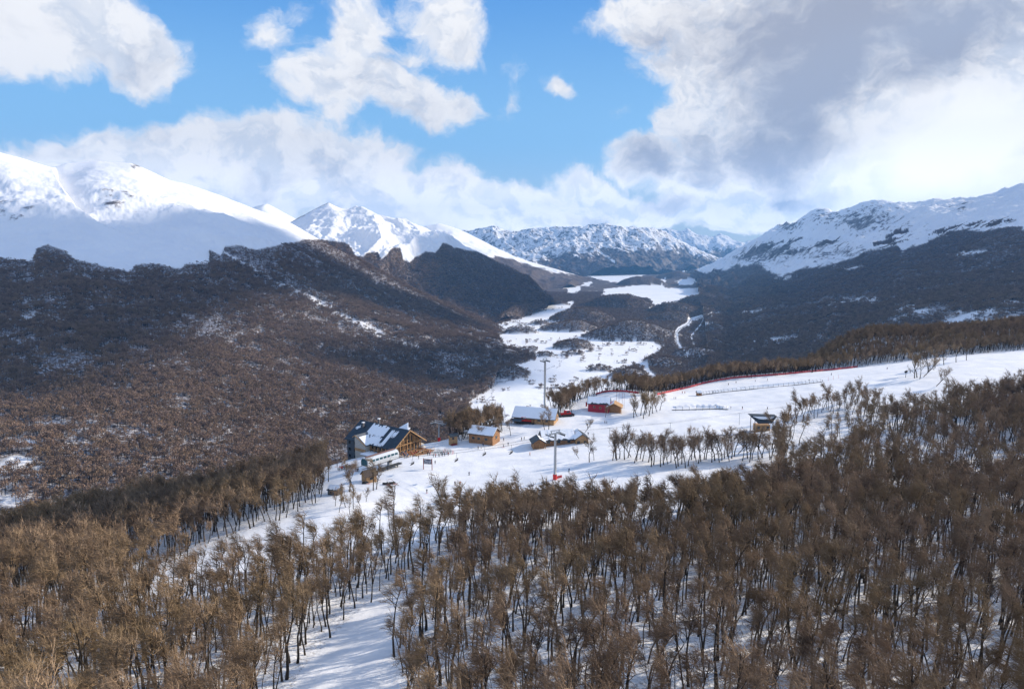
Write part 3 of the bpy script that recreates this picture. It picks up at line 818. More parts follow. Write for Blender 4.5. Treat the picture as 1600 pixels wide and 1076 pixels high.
# ------------------------------------------------------------------ trees
class MB:
    def __init__(s):
        s.v = []; s.f = []; s.m = []

    def quad(s, a, b, c, d, m=0):
        i = len(s.v); s.v += [tuple(a), tuple(b), tuple(c), tuple(d)]; s.f.append((i, i + 1, i + 2, i + 3)); s.m.append(m)

    def tri(s, a, b, c, m=0):
        i = len(s.v); s.v += [tuple(a), tuple(b), tuple(c)]; s.f.append((i, i + 1, i + 2)); s.m.append(m)

    def tube(s, pts, rad, n=5, m=0, cap=True):
        pts = [np.array(p, float) for p in pts]
        if not hasattr(rad, '__len__'): rad = [rad] * len(pts)
        base = len(s.v); k = len(pts)
        for i, p in enumerate(pts):
            d = pts[min(i + 1, k - 1)] - pts[max(i - 1, 0)]
            d = d / (np.linalg.norm(d) + 1e-9)
            a = np.array([0, 0, 1.0]) if abs(d[2]) < 0.9 else np.array([1.0, 0, 0])
            x = np.cross(d, a); x /= np.linalg.norm(x); y = np.cross(d, x)
            for j in range(n):
                t = 2 * math.pi * j / n
                s.v.append(tuple(p + rad[i] * (math.cos(t) * x + math.sin(t) * y)))
        for i in range(k - 1):
            for j in range(n):
                j2 = (j + 1) % n
                s.f.append((base + i * n + j, base + i * n + j2, base + (i + 1) * n + j2, base + (i + 1) * n + j)); s.m.append(m)
        if cap:
            s.f.append(tuple(base + j for j in range(n))); s.m.append(m)
            s.f.append(tuple(base + (k - 1) * n + n - 1 - j for j in range(n))); s.m.append(m)

    def strand(s, p, q, r, m=0):
        """a fine tapering three-sided twig"""
        p = np.asarray(p, float); q = np.asarray(q, float)
        d = q - p; d /= np.linalg.norm(d) + 1e-9
        a = np.array([0, 0, 1.0]) if abs(d[2]) < 0.9 else np.array([1.0, 0, 0])
        x = np.cross(d, a); x /= np.linalg.norm(x); y = np.cross(d, x)
        i = len(s.v)
        for j in range(3):
            t = 2.0944 * j
            s.v.append(tuple(p + r * (math.cos(t) * x + math.sin(t) * y)))
        s.v.append(tuple(q))
        s.f += [(i, i + 1, i + 3), (i + 1, i + 2, i + 3), (i + 2, i, i + 3)]; s.m += [m] * 3

    def box(s, c, d, m=0, rz=0.0):
        cx, cy, cz = c; hx, hy, hz = d[0] / 2, d[1] / 2, d[2] / 2
        cr_, sr = math.cos(rz), math.sin(rz)
        i = len(s.v)
        for z in (-hz, hz):
            for (x, y) in ((-hx, -hy), (hx, -hy), (hx, hy), (-hx, hy)):
                s.v.append((cx + x * cr_ - y * sr, cy + x * sr + y * cr_, cz + z))
        for f in ((0, 3, 2, 1), (4, 5, 6, 7), (0, 1, 5, 4), (1, 2, 6, 5), (2, 3, 7, 6), (3, 0, 4, 7)):
            s.f.append(tuple(i + k for k in f)); s.m.append(m)

    def poly_prism(s, pts, dirv, m=0):
        """a flat outline (3D points) thickened along dirv"""
        n = len(pts); i = len(s.v); d = np.array(dirv, float)
        for p in pts: s.v.append(tuple(p))
        for p in pts: s.v.append(tuple(np.array(p, float) + d))
        s.f.append(tuple(i + k for k in range(n))); s.m.append(m)
        s.f.append(tuple(i + n + n - 1 - k for k in range(n))); s.m.append(m)
        for k in range(n):
            k2 = (k + 1) % n
            s.f.append((i + k, i + n + k, i + n + k2, i + k2)); s.m.append(m)

    def merge(s, o, M=None, moff=0):
        i = len(s.v)
        if M is None: s.v += o.v
        else: s.v += [tuple(M(p)) for p in o.v]
        s.f += [tuple(i + k for k in f) for f in o.f]; s.m += [k + moff for k in o.m]

    def mesh(s, name, mats, smooth=False):
        me = bpy.data.meshes.new(name)
        me.from_pydata(s.v, [], s.f)
        for m in (mats if isinstance(mats, (list, tuple)) else [mats]): me.materials.append(m)
        if any(s.m): me.polygons.foreach_set('material_index', s.m)
        if smooth: me.polygons.foreach_set('use_smooth', [True] * len(s.f))
        me.update()
        return me

    def build(s, name, mats, parent=None, smooth=False, loc=None):
        o = bpy.data.objects.new(name, s.mesh(name, mats, smooth)); COL.objects.link(o)
        if parent is not None: o.parent = parent
        if loc is not None: o.location = loc
        return o


def empty(name, loc, rz=0, label=None, cat=None, group=None):
    o = bpy.data.objects.new(name, None); COL.objects.link(o); o.location = loc; o.rotation_euler = (0, 0, rz)
    o.empty_display_size = 0.5
    return prop(o, label, cat, group)


def bark_material(name, a, b, vary=0.5):
    m = bpy.data.materials.new(name); m.use_nodes = True
    t = NT(m.node_tree); bs = t.n['Principled BSDF']; bs.inputs['Roughness'].default_value = 0.85; bs.inputs['Specular IOR Level'].default_value = 0.15
    oi = t.node('ShaderNodeObjectInfo').outputs['Random']
    pos = t.node('ShaderNodeNewGeometry').outputs['Position']
    n = t.noise(pos, 0.9, 3, 0.6); n2 = t.noise(pos, 0.03, 3, 0.5)
    f = t.math('ADD', t.math('MULTIPLY', oi, 0.65), t.math('MULTIPLY', t.ramp(n, .3, .7), 0.35))
    c = t.mix(f, a, b)
    c = t.mix(t.math('MULTIPLY', t.ramp(n2, .4, .65), vary), c, tuple((x * .7 + y * .3) * k for x, y, k in zip(b, a, (1.0, 1.02, .75))))
    t.l.new(c, bs.inputs['Base Color'])
    return m


M_BARK = bark_material('dark_grey_bark', (0.018, 0.014, 0.012), (0.062, 0.050, 0.040), 0.2)
M_TWIG = bark_material('brown_winter_twigs', (0.100, 0.068, 0.048), (0.400, 0.280, 0.180), 0.40)
M_PALEBARK = bark_material('weathered_pale_bark', (0.45, 0.42, 0.38), (0.6, 0.57, 0.52), 0.2)
M_FARCROWN = bark_material('far_brown_crowns', (0.080, 0.058, 0.047), (0.350, 0.245, 0.185), 0.3)


def unit(v):
    v = np.asarray(v, float); return v / (np.linalg.norm(v) + 1e-9)


def tree_parts(seed, h=14.0, crown=(3.0, 6.0), fork=0.5, n_limb=7, n_br=56, n_tw=8, tw_len=1.35, tw_r=0.028, wind=0.5, lean=0.0, r0=0.19, flat=False, low=False):
    rr = random.Random(seed)
    T = MB(); C = MB()
    g = lambda s=1: np.array([rr.gauss(0, s), rr.gauss(0, s), rr.gauss(0, s)])
    # trunk
    pts = []; p = np.array([0, 0, -0.5]); d = np.array([lean, 0, 1.0])
    k = 7; hh = h * 0.80
    for i in range(k + 1):
        pts.append(p.copy()); d = unit(d + 0.10 * g() * (1, 1, .2)); p = p + d * (hh + .5) / k
    rad = [r0 * (1.25 if i == 0 else 1) * (1 - 0.8 * i / k) for i in range(k + 1)]
    T.tube(pts, rad, 6)
    P_ = np.array(pts)
    def on_trunk(f):
        x = f * k; i = min(int(x), k - 1); return P_[i] + (P_[i + 1] - P_[i]) * (x - i), rad[i] * (1 - (x - i)) + rad[i + 1] * (x - i)
    anchors = []
    for j in range(n_limb):
        f = fork + (1 - fork) * (j + rr.random()) / n_limb * 0.95
        b, rb = on_trunk(f)
        ang = rr.random() * 6.283 + j * 2.4
        out = np.array([math.cos(ang), math.sin(ang), 0])
        L = (1 - f * 0.6) * crown[0] * (1.25 + 0.5 * rr.random())
        dd = unit(out * (0.75 + 0.3 * rr.random()) + np.array([-wind * .25, 0, 0.75 + 0.5 * rr.random()]))
        q = b.copy(); lp = [q.copy()]
        for s_ in range(3):
            dd = unit(dd + 0.2 * g() + np.array([-0.06 * wind, 0, 0.20 if not flat else 0.02])); q = q + dd * L / 3; lp.append(q.copy())
        T.tube(lp, [rb * .55 + .02, rb * .42 + .012, rb * .28 + .01, .022], 4)
        anchors.append(lp)
    anchors.append([on_trunk(x)[0] for x in (.7, .8, .9, 1.0)])
    # a few dead lower stubs
    for j in range(3):
        b, rb = on_trunk(0.2 + 0.35 * rr.random()); ang = rr.random() * 6.283
        e = b + np.array([math.cos(ang), math.sin(ang), 0.25 + .4 * rr.random()]) * (0.7 + rr.random() * 1.2)
        T.tube([b, (b + e) / 2 + 0.08 * g(), e], [.04, .03, .012], 3)
    wv = np.array([-wind, wind * .12, 0])
    for j in range(n_br):
        a = rr.choice(anchors); x = 0.25 + rr.random() * 0.75; x3 = x * 3; i = min(int(x3), 2)
        b = a[i] + (a[i + 1] - a[i]) * (x3 - i)
        out = b * (1, 1, 0); out = unit(out) if np.linalg.norm(out) > .3 else unit(g() * (1, 1, 0))
        dd = unit(out * 0.55 + np.array([0, 0, 0.62 if not flat else .2]) + wv * .8 + 0.55 * g())
        L = crown[1] * (0.16 + 0.16 * rr.random())
        m = b + dd * L * .5 + .1 * g(); e = b + dd * L + np.array([0, 0, .1])
        C.tube([b, m, e], [.040, .028, .014], 3, cap=False)
        for q in range(n_tw):
            f = 0.15 + 0.85 * rr.random()
            s0 = b + (m - b) * f * 2 if f < .5 else m + (e - m) * (f - .5) * 2
            td = unit(dd * .5 + np.array([0, 0, .35]) + wv * 1.0 + 0.55 * g())
            l = tw_len * (0.55 + 0.8 * rr.random())
            C.strand(s0, s0 + td * l, tw_r)
            if not low:
                s1 = s0 + td * l * (.3 + .3 * rr.random())
                C.strand(s1, s1 + unit(td + 0.6 * g() + wv * .3) * l * .6, tw_r * .8)
    return T, C


def joined(T, C):
    o = MB(); o.merge(T); o.merge(C, moff=1); return o


NEAR_KINDS = []      # (trunk mesh, crown mesh)
for i in range(14):
    rr = random.Random(100 + i)
    T, C = tree_parts(100 + i, h=12.5 + 4 * rr.random(), crown=(1.6 + 1.3 * rr.random(), 4.2 + 1.6 * rr.random()), fork=0.52 + .20 * rr.random(), lean=rr.uniform(-.12, .12),
                      n_limb=6 + rr.randrange(3), n_br=38, n_tw=6, tw_r=.024, wind=0.65 + .3 * rr.random(), r0=0.15 + .10 * rr.random())
    NEAR_KINDS.append((T.mesh('trunk', M_BARK, True), C.mesh('crown', M_TWIG)))
# spreading, flat-topped trees of the clearing edge
OPEN_KINDS = []
for i in range(6):
    rr = random.Random(300 + i)
    T, C = tree_parts(300 + i, h=9.5 + 3 * rr.random(), crown=(3.2 + 1.6 * rr.random(), 4.6), fork=0.25 + .25 * rr.random(), n_limb=10, n_br=64, n_tw=7, wind=0.2,
                      lean=rr.uniform(-.2, .2), r0=.2, tw_len=1.0, tw_r=.03)
    OPEN_KINDS.append((T.mesh('trunk', M_BARK, True), C.mesh('crown', M_TWIG)))

PROTO = []
MID = []
for i in range(8):
    rr = random.Random(500 + i)
    T, C = tree_parts(500 + i, h=11 + 4 * rr.random(), crown=(2.0 + 1.1 * rr.random(), 5.0 + 1.5 * rr.random()), fork=0.42 + .2 * rr.random(),
                      n_limb=6, n_br=34, n_tw=6, wind=0.4 + .3 * rr.random(), tw_len=1.5, tw_r=.055, low=True)
    MID.append(joined(T, C).mesh('wood_tree', [M_BARK, M_TWIG]))
NEARJ = []
for (tm, cm) in NEAR_KINDS:
    o = MB()
    for me, k in ((tm, 0), (cm, 1)):
        n = len(o.v); o.v += [tuple(v.co) for v in me.vertices]; o.f += [tuple(n + i for i in p.vertices) for p in me.polygons]; o.m += [k] * len(me.polygons)
    NEARJ.append(o.mesh('wood_tree', [M_BARK, M_TWIG]))


def far_tree(rr, C, T, x, y, h, r, nb=26, size=.9):
    """small tree for the distant slopes: trunk and a loose dome of twig-clumps"""
    T.tube([(x, y, -2.0), (x + rr.uniform(-.3, .3), y, h * .5), (x, y, h * .8)], [.25, .2, .1], 3, cap=False)
    for k in range(nb):
        th = rr.random() * 6.283; ph = math.acos(rr.uniform(-.25, 1)); q = rr.uniform(.55, 1)
        c = np.array([x + r * q * math.sin(ph) * math.cos(th), y + r * q * math.sin(ph) * math.sin(th), h * .68 + h * .32 * q * math.cos(ph)])
        up = unit(np.array([rr.gauss(0, .5), rr.gauss(0, .5), 1]))
        si = unit(np.cross(up, [rr.gauss(0, 1), rr.gauss(0, 1), .1])) * size * rr.uniform(.5, 1.1)
        a = c - si * .5; b = c + si * .5; t = c + up * size * rr.uniform(1.0, 2.2)
        C.tri(a, b, t)


CLUMPS = []
for i in range(9):
    rr = random.Random(700 + i); T = MB(); C = MB()
    n = 4
    for k in range(n):
        x = (k % 2 - .5) * 5.6 + rr.uniform(-2.0, 2.0); y = (k // 2 - .5) * 5.6 + rr.uniform(-2.0, 2.0)
        far_tree(rr, C, T, x, y, rr.uniform(8, 14.5), rr.uniform(2.0, 3.8), 48, 1.0)
    CLUMPS.append(joined(T, C).mesh('wood_clump', [M_BARK, M_FARCROWN]))


def proto_objects(meshes, name):
    """unlinked sources for the scattered woods"""
    return [bpy.data.objects.new(name, m) for m in meshes]


def scatter(name, pts, rot, scl, pid, protos, label, cat='forest'):
    me = bpy.data.meshes.new(name)
    me.vertices.add(len(pts)); me.vertices.foreach_set('co', np.asarray(pts, np.float32).reshape(-1))
    for k, ty, a in (('rot', 'FLOAT', rot), ('scl', 'FLOAT', scl), ('pid', 'INT', pid)):
        at = me.attributes.new(k, ty, 'POINT'); at.data.foreach_set('value', np.asarray(a))
    o = bpy.data.objects.new(name, me); COL.objects.link(o)
    ng = bpy.data.node_groups.new(name + '_scatter', 'GeometryNodeTree')
    ng.interface.new_socket('Geometry', in_out='INPUT', socket_type='NodeSocketGeometry')
    ng.interface.new_socket('Geometry', in_out='OUTPUT', socket_type='NodeSocketGeometry')
    N = ng.nodes; Lk = ng.links
    gi = N.new('NodeGroupInput'); go = N.new('NodeGroupOutput')
    iop = N.new('GeometryNodeInstanceOnPoints'); Lk.new(gi.outputs[0], iop.inputs['Points'])
    jn = N.new('GeometryNodeJoinGeometry')
    for pr in protos:
        oi = N.new('GeometryNodeObjectInfo'); oi.inputs['Object'].default_value = pr; oi.inputs['As Instance'].default_value = True
        Lk.new(oi.outputs['Geometry'], jn.inputs[0])
    Lk.new(jn.outputs[0], iop.inputs['Instance'])
    iop.inputs['Pick Instance'].default_value = True

    def named(k, ty):
        n = N.new('GeometryNodeInputNamedAttribute'); n.data_type = ty; n.inputs[0].default_value = k; return n.outputs[0]
    Lk.new(named('pid', 'INT'), iop.inputs['Instance Index'])
    cx = N.new('ShaderNodeCombineXYZ')
    tl = N.new('ShaderNodeMath'); tl.operation = 'MULTIPLY'; tl.inputs[1].default_value = 0.03 if 'forest' in name else 0.12; Lk.new(named('rot', 'FLOAT'), tl.inputs[0]); Lk.new(tl.outputs[0], cx.inputs[0]); Lk.new(named('rot', 'FLOAT'), cx.inputs[2]); Lk.new(cx.outputs[0], iop.inputs['Rotation'])
    Lk.new(named('scl', 'FLOAT'), iop.inputs['Scale'])
    Lk.new(iop.outputs[0], go.inputs[0])
    md = o.modifiers.new('scatter', 'NODES'); md.node_group = ng
    prop(o, label, cat, kind='stuff')
    return o


# --- near hill: candidate positions on a jittered grid
def near_woods():
    cell = 2.85
    xs = np.arange(-620, 900, cell); ys = np.arange(52, 760, cell)
    Xg, Yg = np.meshgrid(xs, ys)
    Xg = Xg + rng.uniform(-1.6, 1.6, Xg.shape); Yg = Yg + rng.uniform(-1.6, 1.6, Yg.shape)
    x = Xg.reshape(-1); y = Yg.reshape(-1)
    k = np.abs(x / y) < 1.05; x, y = x[k], y[k]
    z = near_z(x, y)
    u, v = proj(np.stack([x, y, z], -1))
    k = (u > -260) & (u < 1860) & (v < 1560)
    x, y, z, u, v = x[k], y[k], z[k], u[k], v[k]
    ju = u + 7 * pnoise(x / 9, y / 9, 31); jv = v + 5 * pnoise(x / 9, y / 9, 32)
    keep = ~is_open(ju, jv)
    dens = 0.86 + 0.35 * fbm(x / 28, y / 28, 3, 0.5, 33)
    # thinner woods on the right-hand flank of the clearing and at the far right
    def soft(cu, cv, ru, rv): return np.exp(-(((u - cu) / ru) ** 2 + ((v - cv) / rv) ** 2))
    dens -= 0.62 * soft(1270, 690, 80, 60) + 0.45 * soft(1380, 640, 110, 40) + 0.45 * soft(1540, 735, 110, 40) + .5 * soft(1480, 590, 150, 14) + .35 * soft(1420, 700, 200, 70) + .25 * soft(1500, 800, 160, 40)
    dens -= 0.1 * soft(640, 880, 130, 50) + .15 * soft(690, 830, 90, 30) + .2 * soft(430, 900, 130, 30) + .35 * soft(230, 880, 90, 26)
    dens = np.where(y > 330, dens + .1, dens); dens = np.where((y > 400) & (dens > .4), 1.0, dens); dens = np.where(y < 150, dens + .1, dens)
    dens -= 0.30 * soft(800, 960, 200, 110) + .15 * soft(1100, 1050, 500, 90)
    keep &= rng.random(len(x)) < dens
    # trees a building or a lift needs out of the way
    for (bu, bv, br) in [(690, 706, 44), (765, 696, 34), (836, 664, 54), (940, 640, 44), (1190, 668, 34), (866, 750, 14), (600, 722, 76)]:
        keep &= ((u - bu) / br) ** 2 + ((v - bv) / (br * .5)) ** 2 > 1
    x, y, z, u, v = x[keep], y[keep], z[keep], u[keep], v[keep]
    h = 1.0 + 0.2 * rng.normal(size=len(x)) + 0.10 * fbm(x / 40, y / 40, 2, 0.5, 35)
    h = np.clip(h, 0.5, 1.35)
    h = np.where(y > 400, h * 0.85, h) * np.where(y < 150, 0.84, 0.94)
    return x, y, z, u, v, h


NX, NY, NZ, NU, NV, NH = near_woods()


# ------------------------------------------------------------------ added clouds out of view, cut to outlines that shade parts of the slopes
def unseen_shade_clouds():
    shades = [
        [(-400, 350, 2400), (0, 362, 2330), (120, 356, 2500), (230, 336, 2850), (330, 332, 3000), (420, 352, 3250), (500, 390, 3200), (600, 442, 3200), (700, 482, 3300), (790, 520, 3250),
         (700, 505, 2900), (560, 470, 2700), (420, 470, 2350), (300, 492, 1900), (180, 560, 1350), (60, 625, 1030), (-400, 680, 850)],
        [(480, 548, 1900), (660, 540, 2300), (850, 535, 2800), (860, 595, 2050), (720, 592, 2000), (560, 578, 1750)],
        [(560, 400, 4600), (700, 388, 5300), (860, 440, 5300), (900, 480, 4900), (830, 505, 4300), (650, 490, 4000)],
        [(1150, 420, 7800), (1300, 405, 6000), (1450, 390, 4900), (1700, 340, 3600), (2300, 340, 3000), (2300, 620, 1250), (1600, 570, 1400), (1350, 600, 1500), (1150, 610, 1850), (1090, 560, 2500), (1120, 490, 4500)],
    ]
    shades.append([(-300, 885, 222), (0, 852, 248), (150, 828, 253), (300, 792, 260), (450, 757, 275), (475, 768, 262), (330, 822, 230), (200, 858, 212), (0, 888, 202), (-300, 918, 188)])
    shades[-1] = [(-300, 880, 235), (0, 842, 262), (150, 815, 268), (300, 780, 277), (470, 735, 292), (500, 765, 268), (340, 835, 222), (200, 872, 202), (0, 900, 194), (-300, 930, 182)]  # low unseen strip, added to darken a band on the left ridge
    mt = material('unseen_cloud_white', (0.9, 0.9, 0.92), 1.0)
    for si, sh in enumerate(shades):
        c = np.array([P(*q) for q in sh]) + SUND * (15000.0 if si < 4 else 5300.0)
        cen = c.mean(0)
        # dense outline
        n = 160; cc = np.concatenate([c, c[:1]]); d = np.linalg.norm(np.diff(cc, axis=0), axis=1); s_ = np.concatenate([[0], np.cumsum(d)]) / d.sum()
        tt = np.linspace(0, 1, n, endpoint=False)
        o = np.stack([np.interp(tt, s_, cc[:, k]) for k in range(3)], -1)
        rad = 1 + 0.10 * fbm(tt * 14 + si * 9, tt * 0 + si, 4, 0.6, 90 + si)
        o = cen + (o - cen) * rad[:, None]
        rings = []
        for (f, hgt) in [(0.02, -1), (.4, -.95), (.75, -.7), (.93, -.35), (1, 0), (.94, .45), (.78, .8), (.45, 1.0), (.02, 1.05)]:
            q = cen + (o - cen) * f; q[:, 2] += (70 if si < 4 else 8) * hgt * (1 + 0.5 * fbm(q[:, 0] / 300, q[:, 1] / 300, 4, 0.6, 95))
            rings.append(q)
        V = np.array(rings); V = np.concatenate([V, V[:, :1]], 1)
        ob = grid_mesh('cloud', V, mt)
        prop(ob, kind='stuff')


unseen_shade_clouds()


def plant_near():
    hgt = NH * 14 * FPX / NY                       # height in the photo
    topv = NV - hgt
    vis = (NU > -10) & (NU < 1610) & (NV < 1180) & (topv < 1060) & (NV > 880)
    # largest and least hidden: score by size, the bottom-left gap by the track first
    sc = hgt.copy(); sc[~vis] = -1
    order = np.argsort(-sc)
    # keep the individual trees spread across the frame
    sel = []; cnt = {}
    for i in order:
        if sc[i] < 0: break
        c = (int(NU[i] // 100), int(topv[i] // 60))
        if cnt.get(c, 0) >= 5: continue
        cnt[c] = cnt.get(c, 0) + 1; sel.append(i)
        if len(sel) >= 215: break
    sel = np.array(sel)
    zones = [
        (lambda u, v: (u < 250), 'bare brown tree in the wood of the bottom left corner', 'trees of the bottom left wood'),
        (lambda u, v: (u < 620) & (v > 880), 'thin dark tree left of the snowy track', 'trees left of the snowy track'),
        (lambda u, v: (u < 960), 'bare dark tree just right of the snowy track', 'trees right of the snowy track'),
        (lambda u, v: (u < 1290), 'windswept brown tree in the middle of the bottom right wood', 'trees of the bottom right wood'),
        (lambda u, v: (u < 9999), 'olive brown tree in the wood of the bottom right corner', 'trees of the bottom right corner'),
    ]
    for n, i in enumerate(sel):
        for f, lab, grp in zones:
            if f(NU[i], NV[i]): break
        if NV[i] > 1076: lab = 'foremost ' + lab; grp += ', foremost row'
        elif topv[i] < 900: lab = lab + ', farther up'; grp += ', farther up'
        e = empty('beech_tree', (NX[i], NY[i], NZ[i]), rng.uniform(-.5, .5), lab, 'tree', grp)
        s = float(NH[i]); e.scale = (s, s, s)
        tm, cm = NEAR_KINDS[n % len(NEAR_KINDS)]
        for nm, me in (('trunk', tm), ('crown', cm)):
            c = bpy.data.objects.new(nm, me); COL.objects.link(c); c.parent = e
    rest = np.ones(len(NX), bool); rest[sel] = False
    nr = rest & (NY < 175)
    md = rest & (NY >= 175)
    for mask, meshes, nm, lab in ((nr, NEARJ, 'near_wood', 'dense brown leafless wood on the slope below the camera, around the snowy track'),
                                  (md, MID, 'hill_wood', 'dense brown leafless wood around the ski clearing and along the hill edge')):
        k = int(mask.sum())
        scatter(nm, np.stack([NX, NY, NZ], -1)[mask], rng.uniform(-.6, .6, k).astype(np.float32), NH[mask].astype(np.float32),
                rng.integers(0, len(meshes), k).astype(np.int32), proto_objects(meshes, 'wood_tree'), lab)
    print('near trees', len(sel), int(nr.sum()), int(md.sum()))


plant_near()


def plant_far():
    protos = proto_objects(CLUMPS, 'wood_clump')
    labs = {'left_mountain': 'brown leafless forest covering the left mountainside below the snow',
            'second_mountain': 'dark blue shaded forest on the flank of the second mountain',
            'right_mountain': 'dark shaded forest covering the right mountainside',
            'valley_floor': 'brown woods on the hummocks of the valley floor'}
    tot = 0
    for V, wood, u, v, name in SLOPES:
        if name not in labs: continue
        a = V[:-1, :-1]; b = V[:-1, 1:]; c = V[1:, :-1]
        area = np.linalg.norm(np.cross(b - a, c - a), axis=-1)
        cy = a[..., 1]; w = wood[:-1, :-1]
        cell = np.where(cy < 1500, 9.3, np.where(cy < 3200, 10.0, 13.0))
        lim = 6200 if name != 'valley_floor' else 7000
        uu, vv = u[:-1, :-1], v[:-1, :-1]
        ok = (cy < lim) & (uu > -60) & (uu < 1660) & (cy > 420) & (a[..., 2] > -11)
        lam = np.where(ok, area / cell ** 2 * np.clip(w, 0, 1) ** 1.5, 0)
        if name != 'valley_floor':
            # natural openings
            dn = fbm(a[..., 0] / 240, a[..., 1] / 240, 7, 0.78, 51)
            lam = lam * np.clip(1.02 - 1.35 * np.clip(dn - 0.05, 0, 1), 0.12, 1.2)
        cnt = rng.poisson(lam)
        i, j = np.nonzero(cnt)
        i = np.repeat(i, cnt[i, j]); j2 = np.repeat(np.nonzero(cnt)[1], cnt[np.nonzero(cnt)])
        s = rng.random((len(i), 1)); t = rng.random((len(i), 1))
        p = V[i, j2] * (1 - s) * (1 - t) + V[i, j2 + 1] * s * (1 - t) + V[i + 1, j2] * (1 - s) * t + V[i + 1, j2 + 1] * s * t
        k = len(p); tot += k
        sc = (rng.uniform(.8, 1.25, k) * (0.75 if name == 'valley_floor' else 1)).astype(np.float32)
        tl = {'left_mountain': tlA, 'second_mountain': tlB, 'right_mountain': tlE}.get(name)
        if tl is not None:          # stunted trees at the tree line
            pu, pv = proj(p); q = np.array(tl, float)
            sc = (sc * np.clip(0.45 + (pv - np.interp(pu, q[:, 0], q[:, 1])) / 60, 0.45, 1)).astype(np.float32)
        scatter(name.split('_')[0] + '_forest', p, rng.uniform(-3.14, 3.14, k).astype(np.float32), sc,
                rng.integers(0, len(protos), k).astype(np.int32), protos, labs[name])
    print('far clumps', tot)


plant_far()

# ------------------------------------------------------------------ the ski base
def G(u, v):
    """where the sight line through a photo pixel meets the near hill"""
    Y = np.exp(np.linspace(math.log(90), math.log(760), 1400))
    p = P(u + 0 * Y, v + 0 * Y, Y)
    z = near_z(p[:, 0], p[:, 1])
    k = np.nonzero(p[:, 2] <= z)[0]
    i = k[0] if len(k) else -1
    if not len(k) or Y[i] > 600:          # the line skims the crest: stand it on the crest
        n_ = Y < 600; i = int(np.argmin(np.where(n_, p[:, 2] - z, 1e9)))
    return Vector((p[i, 0], p[i, 1], z[i]))


def gz(x, y): return float(near_z(np.array([x]), np.array([y]))[0])


def open_tree(u, v, kind, s, label, group, rz=None, leaf='bare_tree', pale=False):
    g = G(u, v)
    tm, cm = OPEN_KINDS[kind % len(OPEN_KINDS)]
    e = empty(leaf, g, rng.uniform(0, 6.28) if rz is None else rz, label, 'tree', group)
    s *= 1.2; e.scale = (s, s, s)
    for nm, me in (('trunk', tm), ('crown', cm)):
        c = bpy.data.objects.new(nm, me); COL.objects.link(c); c.parent = e
        if pale:
            c.material_slots[0].link = 'OBJECT'; c.material_slots[0].material = M_PALEBARK
    return e


row = [(957, 719), (968, 716), (976, 718), (987, 715), (995, 720), (1004, 720), (1013, 722), (1021, 726), (1032, 729), (1038, 719), (1048, 722), (1057, 731), (1060, 728), (1075, 728), (1080, 718), (1088, 722), (1095, 721), (1103, 717),
       (1112, 722), (1128, 719), (1132, 716), (1140, 721), (1147, 713), (1160, 720), (1168, 716), (1175, 719), (1185, 718), (1193, 717)]
row += [(u + 5, v - 3) for (u, v) in row[::2]] + [(u - 4, v + 3) for (u, v) in row[1::3]]
for i, (u, v) in enumerate(row):
    open_tree(u, v, i, .86 + .25 * ((i * 7) % 5) / 5, 'spreading bare tree in the row across the snowfield left of the pavilion', 'row of trees across the snowfield')
for i, (u, v) in enumerate([(990, 652), (996, 651), (1001, 649), (1008, 648), (1014, 650), (1011, 645), (1020, 646), (1027, 644), (1005, 654), (1031, 641)]):
    open_tree(u, v, i + 2, .95 + .2 * (i % 3) / 3, 'bare tree in the small clump right of the red house', 'clump of trees beside the red house')
solo = [(905, 716, 3, .5, 'low forked bare bush on the snow left of the tree row'), (921, 722, 1, .85, 'slender lone tree on the snow between front lift tower and tree row'),
        (928, 719, 4, .5, 'little tree beside the slender lone tree'), (857, 673, 2, .95, 'bushy brown tree in front of the yellow timber building'),
        (851, 672, 5, .8, 'left one of the bushy trees in front of the yellow timber building'), (772, 691, 0, .95, 'brown tree before the right end of the brown timber house'),
        (762, 690, 3, .85, 'brown tree before the front of the brown timber house'), (798, 681, 4, .75, 'round brown tree right of the brown timber house'), (946, 652, 5, .6, 'small bare tree in front of the red house'),
        (913, 676, 3, .7, 'bare tree at the right corner of the snow covered timber lodge'), (546, 768, 1, 1.1, 'tall bare tree on the snow in front of the queue at the lift station'),
        (553, 772, 4, .8, 'thin bare tree right of the tall tree before the lift station queue'), (583, 766, 2, .9, 'bare tree in front of the ticket hut'), (588, 764, 0, .8, 'leaning bare tree right of the ticket hut'),
        (693, 792, 3, 1.25, 'conical bare tree below the information board'), (504, 758, 5, .9, 'bare tree at the left edge of the clearing'), (513, 752, 2, .8, 'forked bare tree at the left edge of the clearing near the queue')]
for (u, v, k, s, lab) in solo: open_tree(u, v, k, s, lab, None)
for i, (u, v) in enumerate([(1168, 586), (1190, 583), (1214, 581), (1236, 579), (1286, 573), (1121, 592)]):
    open_tree(u, v - 3, i, .6, 'small pale frosted tree behind the red safety net', 'frosted trees behind the safety net', pale=True)
# sparse leaning trees on the right-hand slope
for i, (u, v, s) in enumerate([(1429, 591, 1.25), (1433, 590, 1.3), (1437, 592, 1.1), (1442, 589, 1.3), (1450, 582, 1.3), (1461, 575, 1.2), (1475, 570, 1.1), (1494, 566, 1.1), (1510, 563, 1.0), (1462, 604, 1.1)]):
    open_tree(u, v, i, s, 'tall bare tree standing alone on the open slope at the upper right', 'trees on the upper right slope')
for i, (u, v, s) in enumerate([(540, 792, .55), (552, 795, .6), (563, 790, .5), (530, 800, .5), (524, 790, .5), (572, 784, .42), (547, 803, .5), (533, 783, .45)]):
    open_tree(u, v, i + 1, s, 'low dense brown bush below the ticket hut', 'bushes below the ticket hut', leaf='bush')

